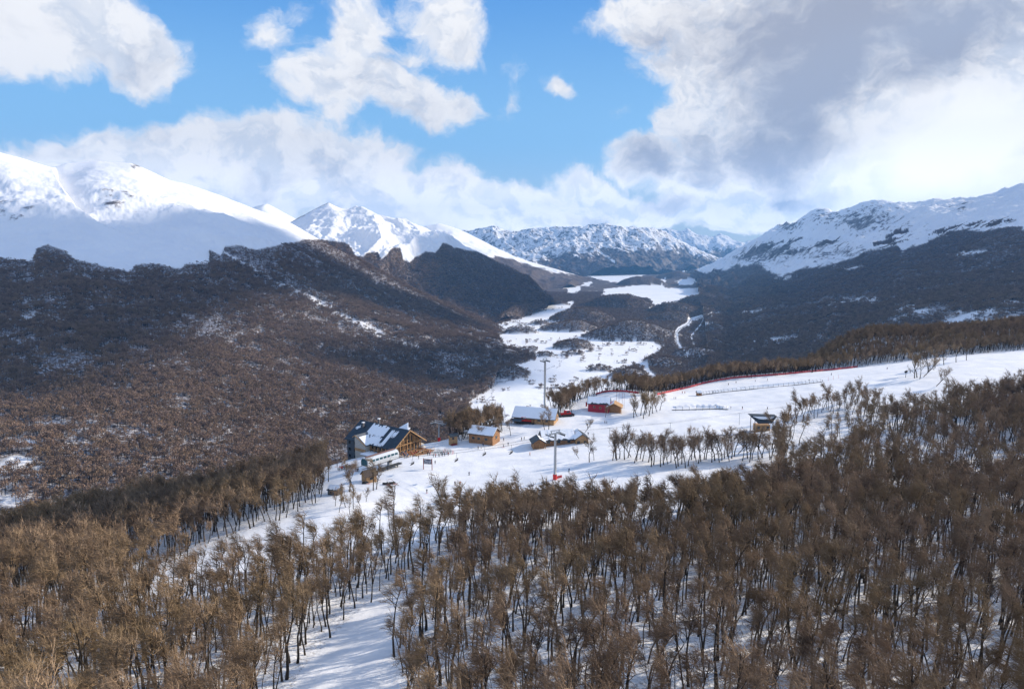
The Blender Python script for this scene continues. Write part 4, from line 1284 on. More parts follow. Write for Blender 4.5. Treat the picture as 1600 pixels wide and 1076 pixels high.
# materials
W_DARK = material('dark_slate_siding', (0.075, 0.092, 0.11), .6, noise=.2, nscale=.8)
W_WOOD = material('honey_timber', (0.42, 0.25, 0.12), .6, noise=.3, nscale=1.5)
W_WOOD2 = material('brown_timber', (0.30, 0.155, 0.075), .65, noise=.3, nscale=1.5)
W_PALE = material('pale_boards', (0.5, 0.46, 0.4), .7, noise=.15, nscale=1.5)
W_STONE = material('grey_stone', (0.16, 0.15, 0.15), .85, noise=.4, nscale=2.5)
W_RED = material('crimson_boards', (0.36, 0.025, 0.045), .6, noise=.15, nscale=1.0)
ROOF = material('dark_metal_roof', (0.030, 0.042, 0.055), .45, noise=.2, nscale=.5)
ROOF_B = material('brown_shingle_roof', (0.10, 0.075, 0.06), .8, noise=.35, nscale=2)
SNOWM = material('roof_snow', (0.86, 0.88, 0.91), .8)
GLASS = material('dark_window_glass', (0.02, 0.03, 0.04), .12, spec=.6)
TEAL = material('teal_glass', (0.03, 0.11, 0.13), .12, spec=.6)
STEEL = material('galvanised_steel', (0.42, 0.44, 0.46), .45, .5)
DSTEEL = material('dark_steel', (0.05, 0.055, 0.06), .5, .2)
WHITE = material('white_painted_panel', (0.80, 0.82, 0.82), .45)
REDP = material('red_paint', (0.62, 0.03, 0.03), .45)
REDN = material('red_net', (0.42, 0.06, 0.07), .8, noise=.5, nscale=1.2)
BLACK = material('black_rubber', (0.02, 0.02, 0.022), .6)


def roof_slab(mb, x0, x1, y0, z0, y1, z1, th, m=0):
    """sloping slab between two eave/ridge lines parallel to x"""
    mb.poly_prism([(x0, y0, z0), (x1, y0, z0), (x1, y1, z1), (x0, y1, z1)], (0, 0, th), m)


def snow_patch(seed, x0, x1, y0, z0, y1, z1, cover, lift):
    """ragged sheet of snow lying on a roof slope; cover 0..1 of its width"""
    rr = random.Random(seed); mb = MB(); n = 14; k = 6
    def pt(s, t, dz): return (x0 + (x1 - x0) * s, y0 + (y1 - y0) * t, z0 + (z1 - z0) * t + dz)
    lo = [max(0, min(.9, (1 - cover) + rr.uniform(-.22, .22) * (1 if cover < .97 else .1))) for _ in range(n + 1)]
    for i in range(n):
        s0, s1 = i / n, (i + 1) / n
        a, b = lo[i], lo[i + 1]
        top = 1.0
        th = .22 + .12 * rr.random()
        mb.poly_prism([pt(s0, a, lift), pt(s1 - .0005, b, lift), pt(s1 - .0005, top, lift), pt(s0, top, lift)], (0, 0, th))
    return mb


def cabin(name, label, cat, base, rz, L, W, eave, ridge, wall, roof, over=.7, snow=(1, 1), down=3.0, windows=(), doors=(), posts=(), group=None, seed=1, ridge_y=0.0, gable_wall=None):
    """gabled building; local x = ridge direction, walls from -down to eave"""
    e = empty(name, base, rz, label, cat, group)
    w = MB(); hx, hy = L / 2, W / 2
    w.poly_prism([(-hx, -hy, -down), (-hx, hy, -down), (-hx, hy, eave), (-hx, ridge_y, ridge), (-hx, -hy, eave)], (L, 0, 0))
    w.build('wall', wall, e)
    if gable_wall:
        for sx in (-1, 1):
            gw = MB(); x = sx * (hx + .02)
            gw.poly_prism([(x, -hy + .1, .1), (x, hy - .1, .1), (x, hy - .1, eave - .05), (x, ridge_y, ridge - .05), (x, -hy + .1, eave - .05)], (sx * .12, 0, 0)); gw.build('gable', gable_wall, e)
    kf = (ridge - eave) / (hy + ridge_y); kb = (ridge - eave) / (hy - ridge_y)
    r = MB(); ox = hx + over
    yf, zf = -hy - over, eave - over * kf; yb, zb = hy + over, eave - over * kb
    roof_slab(r, -ox, ox, yf, zf + .06, ridge_y, ridge + .06, .22); roof_slab(r, -ox, ox, yb, zb + .06, ridge_y, ridge + .06, .22)
    ro = r.build('roof', roof, e)
    if snow[0] > 0: snow_patch(seed, -ox + .2, ox - .2, yf + .15, zf, ridge_y, ridge, snow[0], .31).build('roof_snow', SNOWM, ro)
    if snow[1] > 0: snow_patch(seed + 9, -ox + .2, ox - .2, yb - .15, zb, ridge_y, ridge, snow[1], .31).build('roof_snow', SNOWM, ro)
    for (face, a, z, ww, wh) in windows:
        f = MB(); p = MB()
        if face in 'fb':
            s = -1 if face == 'f' else 1; y = s * hy
            f.box((a, y + s * .03, z), (ww + .3, .14, wh + .3)); p.box((a, y + s * .10, z), (ww, .10, wh))
        else:
            s = -1 if face == 'l' else 1; x = s * (hx + (.14 if gable_wall else 0))
            f.box((x + s * .03, a, z), (.14, ww + .3, wh + .3)); p.box((x + s * .10, a, z), (.10, ww, wh))
        fo = f.build('window', W_WOOD, e); p.build('pane', GLASS, fo)
    for (face, a, ww, wh) in doors:
        d = MB()
        if face in 'fb': s = -1 if face == 'f' else 1; d.box((a, s * (hy + .05), wh / 2), (ww, .16, wh))
        else: s = -1 if face == 'l' else 1; d.box((s * (hx + .2), a, wh / 2), (.16, ww, wh))
        d.build('door', W_WOOD2, e)
    for (x, y, z0, z1, t_) in posts:
        q = MB(); q.box((x, y, (z0 + z1) / 2), (t_, t_, z1 - z0)); q.build('post', W_WOOD, e)
    return e


# --- main lodge
def main_lodge():
    rz = R(-36)
    cr_, sr = math.cos(rz), math.sin(rz)
    cpt = G(614, 712)
    base = Vector((cpt.x - (15 * cr_ + 10 * sr), cpt.y - (15 * sr - 10 * cr_), cpt.z))
    e = empty('ski_lodge', base, rz, 'large timber ski lodge with black roof half under snow and honey coloured gable', 'building'); e.scale = (.92, .92, .88)
    w = MB(); w.poly_prism([(-17, -10, 0.2), (-17, 10, 0.2), (-17, 10, 4), (-17, 0, 11.0), (-17, -10, 4)], (31.4, 0, 0)); w.build('wall', W_WOOD, e)
    st = MB(); st.box((-1, 0, -3.9), (31.6, 20.2, 8.0)); st.build('stone_base', W_STONE, e)
    # slate-clad tower-like left end
    d = MB(); d.box((-13.2, -6.8, -2.6), (8.6, 8.4, 13.2)); blk = d.build('slate_block', W_DARK, e)
    for x in (-15.4, -11.2):
        for z in (-5.6, -1.8, 2.0):
            f = MB(); f.box((x, -11.02, z), (1.9, .12, 2.0)); fo = f.build('window', W_DARK, blk); 
    for x in (-15.4, -11.2):
        for z in (-5.6, -1.8, 2.0):
            p = MB(); p.box((x, -11.12, z), (1.5, .10, 1.6)); p.build('pane', GLASS, e)
    # roof with deep overhang on the gable
    k = .70; r = MB()
    roof_slab(r, -19, 17.6, -11.6, 4 - 1.6 * k + .1, 0, 11.1, .35); roof_slab(r, -19, 17.6, 11.6, 4 - 1.6 * k + .1, 0, 11.1, .35)
    ro = r.build('roof', ROOF, e)
    def sheet(x0, x1, t0, t1, seed):
        rr = random.Random(seed); mb = MB(); n = 12
        y = lambda t: -11.6 + 11.6 * t; z = lambda t: 4 - 1.6 * k + .1 + (7 + 1.6 * k) * t + .37
        for i in range(n):
            s0 = x0 + (x1 - x0) * i / n; s1 = x0 + (x1 - x0) * (i + 1) / n - .01
            a = t0 + rr.uniform(-.07, .07); b = t1 + rr.uniform(-.07, .05)
            a = max(.01, a); b = min(.97, b)
            mb.poly_prism([(s0, y(a), z(a)), (s1, y(a), z(a)), (s1, y(b), z(b)), (s0, y(b), z(b))], (0, 0, .22))
        mb.build('roof_snow', SNOWM, ro)
    sheet(-8, 4.5, .42, .93, 1); sheet(-3.0, 5, .03, .42, 2); sheet(7.0, 9.2, .05, .82, 3); sheet(9.6, 12, .55, .8, 4); sheet(4.6, 7, .03, .16, 5); sheet(-17.5, -14.5, .6, .7, 7)
    b = MB(); b.poly_prism([(2, 5, 8.0), (11, 5, 8.0), (6.5, 9.5, 11.6)], (0, .6, .2)); b.poly_prism([(2, 5, 8.2), (11, 5, 8.2), (9, 9, 9.2), (4, 9, 9.2)], (0, 0, .3)); b.build('skylight', SNOWM, ro)
    for (x, y, h) in ((-6.0, 1.2, 13.6), (-13, -3.5, 11.4)):
        c = MB(); c.box((x, y, h - 2), (.9, .9, 4)); ch = c.build('chimney', W_STONE, ro); c = MB(); c.box((x, y, h + .2), (1.3, 1.3, .35)); c.build('chimney_cap', SNOWM, ch)
    # cross gable towards the valley side of the terrace
    g = MB(); g.poly_prism([(-8.6, -13.4, -7), (-.6, -13.4, -7), (-.6, -13.4, 3.2), (-7.4, -13.4, 7.4), (-8.6, -13.4, 6.8)], (0, 7.4, 0)); g.build('side_wing', W_PALE, e)
    g = MB(); g.poly_prism([(-9.2, -14.2, 6.4), (-7.4, -14.2, 7.5), (-7.4, -3.2, 7.5), (-9.2, -3.2, 6.4)], (0, 0, .3)); g.poly_prism([(-7.4, -14.2, 7.5), (.4, -14.2, 2.8), (.4, -5.6, 2.8), (-7.4, -3.2, 7.5)], (0, 0, .3)); go = g.build('side_wing_roof', material('grey_roof', (0.13, .14, .15), .6), e)
    g = MB(); g.poly_prism([(-5.4, -13.4, 6.72), (.2, -13.8, 3.35), (.2, -6.0, 3.35), (-5.4, -5.0, 6.72)], (0, 0, .25)); g.build('roof_snow', SNOWM, go)
    for (p, q) in (((-9.3, 6.2), (-7.4, 7.45)), ((-7.4, 7.45), (.5, 2.7))):
        f = MB(); f.poly_prism([(p[0], -14.35, p[1]), (q[0], -14.35, q[1]), (q[0], -14.35, q[1] + .5), (p[0], -14.35, p[1] + .5)], (0, .14, 0)); f.build('bargeboard', W_WOOD, e)
    f = MB(); f.box((-4.6, -13.52, 0), (7.9, .2, 1.5)); f.build('timber_band', W_WOOD, e)
    # long front with a strip of windows between posts
    for i in range(5):
        x = 1.6 + i * 2.75
        p = MB(); p.box((x, -10.12, 1.9), (2.0, .14, 1.9)); p.build('window', GLASS, e)
    for i in range(6):
        x = .2 + i * 2.75
        p = MB(); p.box((x, -10.9, 1.5), (.38, .38, 4.6)); p.build('post', W_WOOD, e)
    # glazed gable with glulam posts and rafters
    for i in range(8):
        y = -8.6 + i * 2.46; zt = 4 + (10 - abs(y)) * .7 - .7
        p = MB(); p.box((14.5, y, zt * .27 + .2), (.16, 1.75, zt * .44)); p.build('window', GLASS, e)
        if zt > 6: p = MB(); p.box((14.5, y, zt * .74 + .1), (.16, 1.75, zt * .34)); p.build('window', GLASS, e)
    for i in range(9):
        y = -9.8 + i * 2.45; zt = 4 + (10 - abs(y)) * .7
        p = MB(); p.box((15.4, y, zt / 2 - .4), (.42, .42, zt + .6)); p.build('post', W_WOOD, e)
    p = MB(); p.box((15.4, 0, 3.6), (.4, 20, .45)); p.build('beam', W_WOOD, e)
    for s in (-1, 1):
        f = MB(); f.poly_prism([(17.6, s * 11.7, 2.75), (17.6, 0, 10.95), (17.6, 0, 11.6), (17.6, s * 11.7, 3.4)], (.28, 0, 0)); f.build('bargeboard', W_WOOD, e)
    p = MB(); p.box((20.5, -1, -.6), (9, 21, .5)); dk = p.build('terrace', W_WOOD2, e)
    for i in range(9):
        p = MB(); p.box((25, -11.3 + i * 2.6, .3), (.16, .16, 1.4)); p.build('railing_post', W_WOOD, dk)
    p = MB(); p.box((25.0, -1, 1.05), (.12, 21, .14)); p.build('handrail', W_WOOD, dk)
    p = MB(); p.box((7, -13.6, -.6), (16, 6.5, .4)); p.build('terrace', SNOWM, e)
    return base


main_lodge()

# --- chairlift station
def lift_station():
    g = G(570, 738)
    e = empty('chairlift_station', g, R(52), 'white chairlift drive station with a row of windows and dark teal glass front', 'lift station')
    b = MB(); prof = [(-2.1, 2.6), (-2.3, 4.2), (-2.0, 5.4), (-1.2, 6.1), (1.2, 6.1), (2.0, 5.4), (2.3, 4.2), (2.1, 2.6)]
    b.poly_prism([(0, y, z) for y, z in prof], (17.0, 0, 0)); b.build('shell', WHITE, e)
    f = MB(); f.poly_prism([(-.1, y * .8, 2.9 + (z - 2.6) * .80) for y, z in prof], (-.25, 0, 0)); f.build('front_glass', TEAL, e)
    for i in range(7):
        for s in (-1, 1):
            w = MB(); x = 2.2 + i * 2.1
            w.poly_prism([(x, s * 2.30, 4.35), (x + 1.5, s * 2.30, 4.35), (x + 1.5, s * 2.14, 5.2), (x, s * 2.14, 5.2)], (0, s * .08, 0)); w.build('window', TEAL, e)
    t_ = MB(); t_.box((8.5, 0, 6.25), (15.5, 1.2, .25)); t_.build('roof_walkway', material('rusty_walkway', (.3, .16, .12), .8), e)
    p = MB(); p.box((2.6, 0, 0), (1.8, 1.6, 5.4)); p.build('column', STEEL, e)
    p = MB(); p.box((13.5, 0, 0), (1.4, 1.4, 5.4)); p.build('column', STEEL, e)
    for s in (-1, 1):
        m = MB(); m.tube([(-3, s * 1.9, 2.4), (19, s * 1.9, 2.4)], .14, 6); m.build('rail', DSTEEL, e)
    m = MB(); m.box((10, -4.2, .9), (12, 2.2, .35)); m.box((10, -5.2, 1.6), (12, .1, .1)); m.box((6, -4.5, 0), (.3, .3, 2)); m.box((14, -4.5, 0), (.3, .3, 2)); m.build('boarding_ramp', DSTEEL, e)


lift_station()
g = G(577, 752); cabin('ticket_hut', 'small honey timber hut with brown roof in front of the lift station', 'hut', g, R(38), 4.6, 4.0, 3.0, 4.7, W_WOOD, ROOF_B, .5, (0, 0), 1.0, windows=[('f', 0, 1.8, 1.4, .9)], doors=[('r', 0, 1.0, 2.0)])
g = G(524, 772); cabin('storage_shed', 'little grey shed with snowy roof at the left edge of the clearing', 'shed', g, R(-15), 4.2, 3.4, 2.0, 3.0, W_DARK, ROOF, .3, (.95, .95), 1.2, windows=[('f', -.8, 1.2, .8, .6)], doors=[('f', 1.0, .9, 1.7)])


def info_board():
    g = G(668.5, 734)
    e = empty('information_board', g, R(-8), 'large trail map board between two red brown posts on the snow', 'sign')
    for s in (-1, 1):
        p = MB(); p.box((s * 1.85, 0, 2.3), (.26, .26, 5.4)); p.build('post', material('red_brown_post', (.26, .08, .06), .7), e)
    p = MB(); p.box((0, 0, 3.6), (3.5, .14, 2.2)); bd = p.build('frame', W_WOOD2, e)
    m = bpy.data.materials.new('trail_map'); m.use_nodes = True
    t = NT(m.node_tree); tc = t.node('ShaderNodeTexCoord').outputs['Object']
    n = t.noise(tc, 1.6, 5, .7); c = t.mix(t.ramp(n, .42, .60), (.04, .06, .10), (.40, .42, .46)); t.l.new(c, t.n['Principled BSDF'].inputs['Base Color'])
    p = MB(); p.box((0, -.10, 3.6), (3.2, .06, 1.95)); p.build('map_panel', m, bd)


info_board()


def lift_tower(u, v, h, rz, label, r=.45, head=True, redpad=True, arm=3.4):
    g = G(u, v)
    e = empty('lift_tower', g, rz, label, 'lift tower')
    m = MB(); m.tube([(0, 0, -1), (0, 0, h * .5), (0, 0, h)], [r, r * .9, r * .78], 12); m.build('column', STEEL, e, True)
    if redpad:
        m = MB(); m.tube([(0, 0, -.3), (0, 0, 2.1)], [r + .28, r + .28], 12); m.build('safety_pad', REDP, e, True)
    a = MB(); a.box((0, 0, h + .1), (.5, arm * 2, .5)); a.box((0, 0, h + 1.2), (.35, arm * 1.7, .3)); a.box((0, arm * .7, h + .6), (.3, .3, 1.2)); a.box((0, -arm * .7, h + .6), (.3, .3, 1.2)); a.build('crossarm', STEEL, e)
    for s in (-1, 1):
        b = MB(); b.box((0, s * arm, h - .35), (5.4, .22, .35))
        for k in range(6): b.tube([(-2.3 + k * .92, s * arm - .12, h - .6), (-2.3 + k * .92, s * arm + .12, h - .6)], .28, 8)
        b.build('sheave_assembly', DSTEEL, e)
        c = MB(); c.box((0, s * (arm + .5), h - .1), (4.6, .5, .08)); c.box((0, s * (arm + .75), h + .8), (4.6, .06, .06)); c.build('catwalk', STEEL, e)
    l = MB()
    for s in (-.2, .2): l.box((r + .16, s, h / 2 + 1), (.05, .05, h - 2))
    for k in range(int(h / .6) - 4): l.box((r + .16, 0, 2.2 + k * .6), (.04, .4, .04))
    l.build('ladder', DSTEEL, e)
    return g, h


gA, hA = lift_tower(867, 749, 18.0, R(-58), 'tall grey chairlift tower with red base pad at the front of the clearing', .50, arm=2.6)
gB, hB = lift_tower(686, 689, 9.5, R(60), 'short grey chairlift tower with wide crossarm and red base right of the lodge', .42, arm=3.0)
gC, hC = lift_tower(851, 646, 31.0, R(-58), 'tallest chairlift tower rising behind the yellow timber building against the valley', .62, redpad=False, arm=1.6)


# haul rope from the front tower down to the station, with chairs
def ropes():
    pa = Vector((gA.x, gA.y, gA.z + hA - .6)); st = G(585, 728); pb = Vector((st.x, st.y, st.z + 4.4))
    d = (pb - pa); side = Vector((-d.y, d.x, 0)).normalized() * 2.4
    for i, s in enumerate((-1, 1)):
        pts = []
        for k in range(25):
            f = k / 24; q = pa.lerp(pb, f) + side * s * (1 if k else 1); q.z -= 4.2 * 4 * f * (1 - f) * .5
            pts.append(q)
        m = MB(); m.tube([tuple(p) for p in pts], .05, 4)
        o = m.build('haul_rope', DSTEEL); prop(o, ('near' if i else 'far') + ' side steel haul rope sagging from the front lift tower to the white station', 'cable')
        if i == 1: use = pts
        # chairs
        for j, tu in enumerate((644, 719, 797) if i == 1 else (610, 756)):
            best = min(pts, key=lambda p: abs(float(proj(np.array(p))[0]) - tu))
            where = {644: 'leftmost dark chair hanging near the information board', 719: 'dark chair hanging between the information board and the front tower', 797: 'dark chair hanging below the snow covered timber lodge', 610: 'dark chair just leaving the white station', 756: 'dark chair on the far rope above the middle of the piste'}[tu]
            c = empty('lift_chair', best, math.atan2(d.y, d.x), where, 'chairlift chair', 'chairs on the haul rope')
            hgr = MB(); hgr.tube([(0, 0, .1), (0, .1, -.6), (0, .5, -1.4), (0, .5, -2.2)], .05, 5); hgr.build('hanger', DSTEEL, c)
            sb = MB(); sb.box((.35, .1, -3.3), (.6, 2.3, .14)); sb.build('seat', BLACK, c)
            bb = MB(); bb.box((0, .1, -2.9), (.12, 2.3, .75)); bb.build('backrest', BLACK, c)
            fr = MB(); fr.tube([(0, .5, -2.2), (0, -1.1, -2.25), (0, -1.1, -3.3)], .05, 5); fr.tube([(0, .5, -2.2), (0, 1.3, -2.25), (0, 1.3, -3.3)], .05, 5); fr.tube([(0, -1.1, -2.5), (.8, -1.1, -2.6), (.8, 1.3, -2.6), (0, 1.3, -2.5)], .04, 4); fr.build('frame', DSTEEL, c)


ropes()

# --- booth with stairs, small grey terminal
g = G(708, 694)
e = cabin('lift_booth', 'tall narrow timber booth with black roof on a red stepped base', 'hut', g + Vector((0, 0, 1.2)), R(30), 3.6, 2.6, 3.4, 4.2, W_WOOD, ROOF, .6, (0, 0), 2.2, windows=[('f', -.6, 2.2, 1.0, 1.1), ('r', 0, 2.2, 1.0, 1.1)], seed=4)
m = MB()
for k in range(6): m.box((-.6 + 0.2 * k, -1.9 - k * .55, -.6 - k * .32), (3.0, .6, .5))
m.build('steps', material('dark_red_steps', (.22, .03, .03), .7), e)
m = MB(); m.poly_prism([(2.6, -5.2, -2.6), (2.6, .2, .8), (2.6, .2, 1.1), (2.6, -5.2, -2.3)], (.2, 0, 0)); m.build('ramp_rail', WHITE, e)
g = G(735, 684)
e = empty('drag_lift_terminal', g, R(20), 'low grey steel lift terminal on slanted legs left of the brown timber house', 'lift station')
m = MB(); m.box((0, 0, 3.4), (6.5, 2.2, .8)); m.tube([(0, 0, 3.9), (0, 0, 4.15)], 1.7, 18); m.build('drive_frame', STEEL, e)
for (x0, x1) in ((-2.0, -3.6), (1.8, 2.2)):
    m = MB(); m.tube([(x0, 0, 3.2), (x1, 0, -.5)], .22, 6); m.build('leg', DSTEEL, e)
m = MB(); m.box((0, 0, 3.95), (6.2, 2.0, .14)); m.build('snow_cover', SNOWM, e)

# --- houses
g = G(757, 690); cabin('timber_house', 'brown timber house with snow covered roof behind brown trees', 'house', g, R(-24), 13, 8.5, 4.8, 7.4, W_WOOD2, ROOF_B, .8, (.97, 1), 4, windows=[('f', -4, 2.6, 1.4, 1.2), ('f', -1, 2.6, 1.4, 1.2), ('f', 3, 2.6, 1.6, 1.2), ('r', 0, 3, 1.6, 1.6), ('l', 0, 3, 1.5, 1.4)], doors=[('f', 1.2, 1.1, 2.1)], seed=11)
g = G(838, 658)
e = cabin('yellow_timber_building', 'long yellow timber building under a thick white snow roof behind the red groomer', 'building', g, R(-17), 22, 11, 3.4, 7.2, W_WOOD, ROOF, 1.2, (1, 1), 3, windows=[('f', -7, 1.9, 1.8, 1.2), ('f', 3, 1.9, 1.8, 1.2), ('f', 7, 1.9, 1.8, 1.2), ('r', -2, 2.4, 1.8, 1.6), ('r', 2, 2.4, 1.8, 1.6), ('r', 0, 4.9, 1.4, 1.0)], doors=[('f', -1, 2.6, 2.6)], seed=21, gable_wall=W_WOOD)
m = MB(); m.poly_prism([(-12.5, -6.8, 2.2), (-6, -6.8, 2.2), (-6, -9.6, 1.4), (-12.5, -9.6, 1.4)], (0, 0, .25)); m.build('porch_roof', ROOF, e)
g = G(870, 692)
e = cabin('snowy_timber_lodge', 'timber lodge with several snow loaded roofs behind the front lift tower', 'building', g, R(8), 15, 9, 3.2, 6.2, W_WOOD2, ROOF, 1.0, (.96, 1), 3, windows=[('f', -5, 1.8, 1.6, 1.2), ('f', 0, 1.8, 1.6, 1.2), ('f', 5, 1.8, 1.6, 1.2), ('r', 0, 2, 1.6, 1.3)], doors=[('f', 2.5, 1.1, 2.1)], seed=31)
m = MB(); m.poly_prism([(7.8, -7, 0), (14, -7, 0), (14, -7, 3.6), (10.9, -7, 5.6), (7.8, -7, 3.6)], (0, 9, 0)); m.build('right_wing', W_WOOD, e)
m = MB(); m.poly_prism([(7.0, -8, 3.2), (10.9, -8, 5.8), (10.9, 3, 5.8), (7.0, 3, 3.2)], (0, 0, .25)); m.poly_prism([(14.8, -8, 3.2), (10.9, -8, 5.8), (10.9, 3, 5.8), (14.8, 3, 3.2)], (0, 0, .25)); wr = m.build('right_wing_roof', ROOF, e)
m = MB(); m.poly_prism([(7.1, -7.8, 3.55), (10.7, -7.8, 5.95), (10.7, 2.8, 5.95), (7.1, 2.8, 3.55)], (0, 0, .25)); m.build('roof_snow', SNOWM, wr)
m = MB(); m.poly_prism([(-13, -8.5, -1), (-7.8, -8.5, -1), (-7.8, -8.5, 3.2), (-10.4, -8.5, 4.6), (-13, -8.5, 3.2)], (0, 7, 0)); m.build('left_wing', W_WOOD2, e)
m = MB(); m.poly_prism([(-14, -9.6, 2.6), (-10.4, -9.6, 4.75), (-10.4, -1, 4.75), (-14, -1, 2.6)], (0, 0, .25)); m.poly_prism([(-6.9, -9.6, 2.6), (-10.4, -9.6, 4.75), (-10.4, -1, 4.75), (-6.9, -1, 2.6)], (0, 0, .25)); wl = m.build('left_wing_roof', ROOF, e)
m = MB(); m.poly_prism([(-7.0, -9.2, 2.95), (-10.2, -9.2, 4.95), (-10.2, -1.2, 4.95), (-7.0, -1.2, 2.95)], (0, 0, .22)); m.build('roof_snow', SNOWM, wl)
for x in (-13.4, -10.4, -7.4):
    m = MB(); m.box((x, -9.2, .6), (.3, .3, 3.8)); m.build('post', W_WOOD, e)
for x in (9.2, 12.4):
    m = MB(); m.box((x, -7.08, 1.9), (1.4, .14, 1.3)); m.build('window', GLASS, e)

g = G(936, 641)
e = cabin('red_house', 'crimson red house with snowy roof and timber annex below the red net', 'house', g, R(-12), 12, 8.5, 4.8, 7.4, W_RED, ROOF, .7, (.93, 1), 2, windows=[('f', -2.4, 2.8, .9, .9), ('f', 1.0, 2.4, .9, .9), ('l', 0, 3, 1, 1)], doors=[('l', 2, 1, 2.1)], seed=41)
m = MB(); m.poly_prism([(6.1, -3.2, -1), (12.5, -3.2, -1), (12.5, -3.2, 3.0), (8.8, -3.2, 4.9), (6.1, -3.2, 3.3)], (0, 6.5, 0)); m.build('timber_annex', W_WOOD2, e)
m = MB(); m.poly_prism([(4.2, -5.2, 2.9), (8.8, -5.2, 5.3), (8.8, 4, 5.3), (4.2, 4, 2.9)], (0, 0, .25)); m.poly_prism([(13.6, -5.2, 2.9), (8.8, -5.2, 5.3), (8.8, 4, 5.3), (13.6, 4, 2.9)], (0, 0, .25)); an = m.build('annex_roof', W_WOOD, e)
m = MB(); m.poly_prism([(4.3, -5.0, 3.25), (8.6, -5.0, 5.5), (8.6, 3.8, 5.5), (4.3, 3.8, 3.25)], (0, 0, .3)); m.build('roof_snow', SNOWM, an)
for x in (5.2, 12.9):
    m = MB(); m.box((x, -4.8, 1.2), (.28, .28, 3.8)); m.build('post', W_WOOD, e)
for i, (u, v, h) in enumerate([(963, 634, 8.5), (967, 635, 8.5), (972, 638, 8.8), (975, 638, 8.8)]):
    g = G(u, v); m = MB(); m.tube([(0, 0, -.3), (0, 0, h)], [.10, .07], 6); m.tube([(0, 0, h), (0, 0, h + .15)], [.13, .13], 6)
    prop(m.build('pole', material('rusty_pole', (.3, .14, .10), .7), loc=g), ('left', 'second', 'third', 'right')[i] + ' of the four thin poles beside the annex of the red house', 'pole', 'poles beside the red house')

# red and white banner by the red house
g = G(915, 637)
e = empty('banner', g, 0, 'red feather banner standing on the snow left of the red house', 'banner')
m = MB(); m.tube([(0, 0, -.2), (0, 0, 3.6)], .04, 5); m.build('pole', STEEL, e)
m = MB(); m.poly_prism([(.05, 0, .9), (.95, 0, .9), (.95, 0, 3.0), (.5, 0, 3.5), (.05, 0, 3.5)], (0, .03, 0)); m.build('flag', REDP, e)


def groomer(u, v, rz, label, s=1.0):
    g = G(u, v); e = empty('snow_groomer', g, rz, label, 'snow groomer'); e.scale = (s, s, s)
    for sy in (-1, 1):
        m = MB(); prof = [(-2.4, .15), (2.4, .15), (2.9, .6), (2.4, 1.05), (-2.4, 1.05), (-2.9, .6)]
        m.poly_prism([(x, sy * 1.1, z) for x, z in prof], (0, sy * .95, 0)); m.build('track', BLACK, e)
    m = MB(); m.poly_prism([(-2.6, -1.05, .7), (2.3, -1.05, .7), (2.5, -1.05, 1.5), (-2.6, -1.05, 1.6)], (0, 2.1, 0)); m.build('body', REDP, e)
    m = MB(); m.poly_prism([(-.6, -1.15, 1.5), (2.0, -1.15, 1.5), (1.6, -1.15, 2.9), (-.4, -1.15, 3.0)], (0, 2.3, 0)); cb = m.build('cab', REDP, e)
    m = MB(); m.poly_prism([(1.98, -.95, 1.75), (2.04, .95, 1.75), (1.72, .95, 2.75), (1.66, -.95, 2.75)], (.06, 0, .02)); m.build('windscreen', GLASS, cb)
    for sy in (-1, 1):
        m = MB(); m.poly_prism([(-.2, sy * 1.16, 1.8), (1.6, sy * 1.16, 1.8), (1.4, sy * 1.16, 2.7), (-.1, sy * 1.16, 2.7)], (0, sy * .05, 0)); m.build('side_window', GLASS, cb)
    m = MB(); m.box((.7, 0, 3.02), (2.2, 2.2, .14)); m.build('roof', SNOWM, cb)
    m = MB(); m.poly_prism([(3.3, -2.4, 0.1), (3.3, 2.4, .1), (3.55, 2.4, 1.2), (3.55, -2.4, 1.2)], (.12, 0, 0)); m.tube([(2.3, -.8, .7), (3.3, -.8, .6)], .1, 5); m.tube([(2.3, .8, .7), (3.3, .8, .6)], .1, 5); m.build('blade', DSTEEL, e)
    m = MB(); m.box((-3.6, 0, .35), (.9, 4.2, .5)); m.tube([(-2.5, 0, .8), (-3.4, 0, .5)], .12, 5); m.build('tiller', DSTEEL, e)


groomer(821, 661, R(170), 'red snow groomer parked in front of the yellow timber building', 1.25)
groomer(884, 650, R(20), 'red snow groomer with snow covered load standing right of the yellow timber building', 1.15)


def snowmobile(u, v, rz, label):
    g = G(u, v); e = empty('snowmobile', g, rz, label, 'snowmobile', 'snowmobiles parked on the snow')
    m = MB(); m.poly_prism([(-1.4, -.25, .1), (.4, -.25, .1), (.6, -.25, .5), (-1.3, -.25, .5)], (0, .5, 0)); m.build('track', BLACK, e)
    m = MB(); m.poly_prism([(-.2, -.4, .35), (1.3, -.4, .35), (1.2, -.4, .7), (.5, -.4, 1.0), (-.2, -.4, .75)], (0, .8, 0)); m.build('hood', DSTEEL, e)
    m = MB(); m.box((-.7, 0, .72), (1.2, .4, .25)); m.build('seat', BLACK, e)
    m = MB(); m.poly_prism([(.5, -.3, .95), (.75, -.3, .85), (.45, -.3, 1.4)], (0, .6, 0)); m.build('windshield', GLASS, e)
    for s in (-.45, .45):
        m = MB(); m.poly_prism([(.3, s - .07, .03), (1.7, s - .07, .03), (1.9, s - .07, .2), (1.7, s - .07, .09), (.3, s - .07, .09)], (0, .14, 0)); m.build('ski', REDP, e)


snowmobile(571, 756, R(10), 'dark snowmobile parked left below the ticket hut')
snowmobile(603, 757, R(-5), 'dark snowmobile parked right below the ticket hut')
snowmobile(613, 756, R(8), 'rightmost dark snowmobile in the pair below the ticket hut')


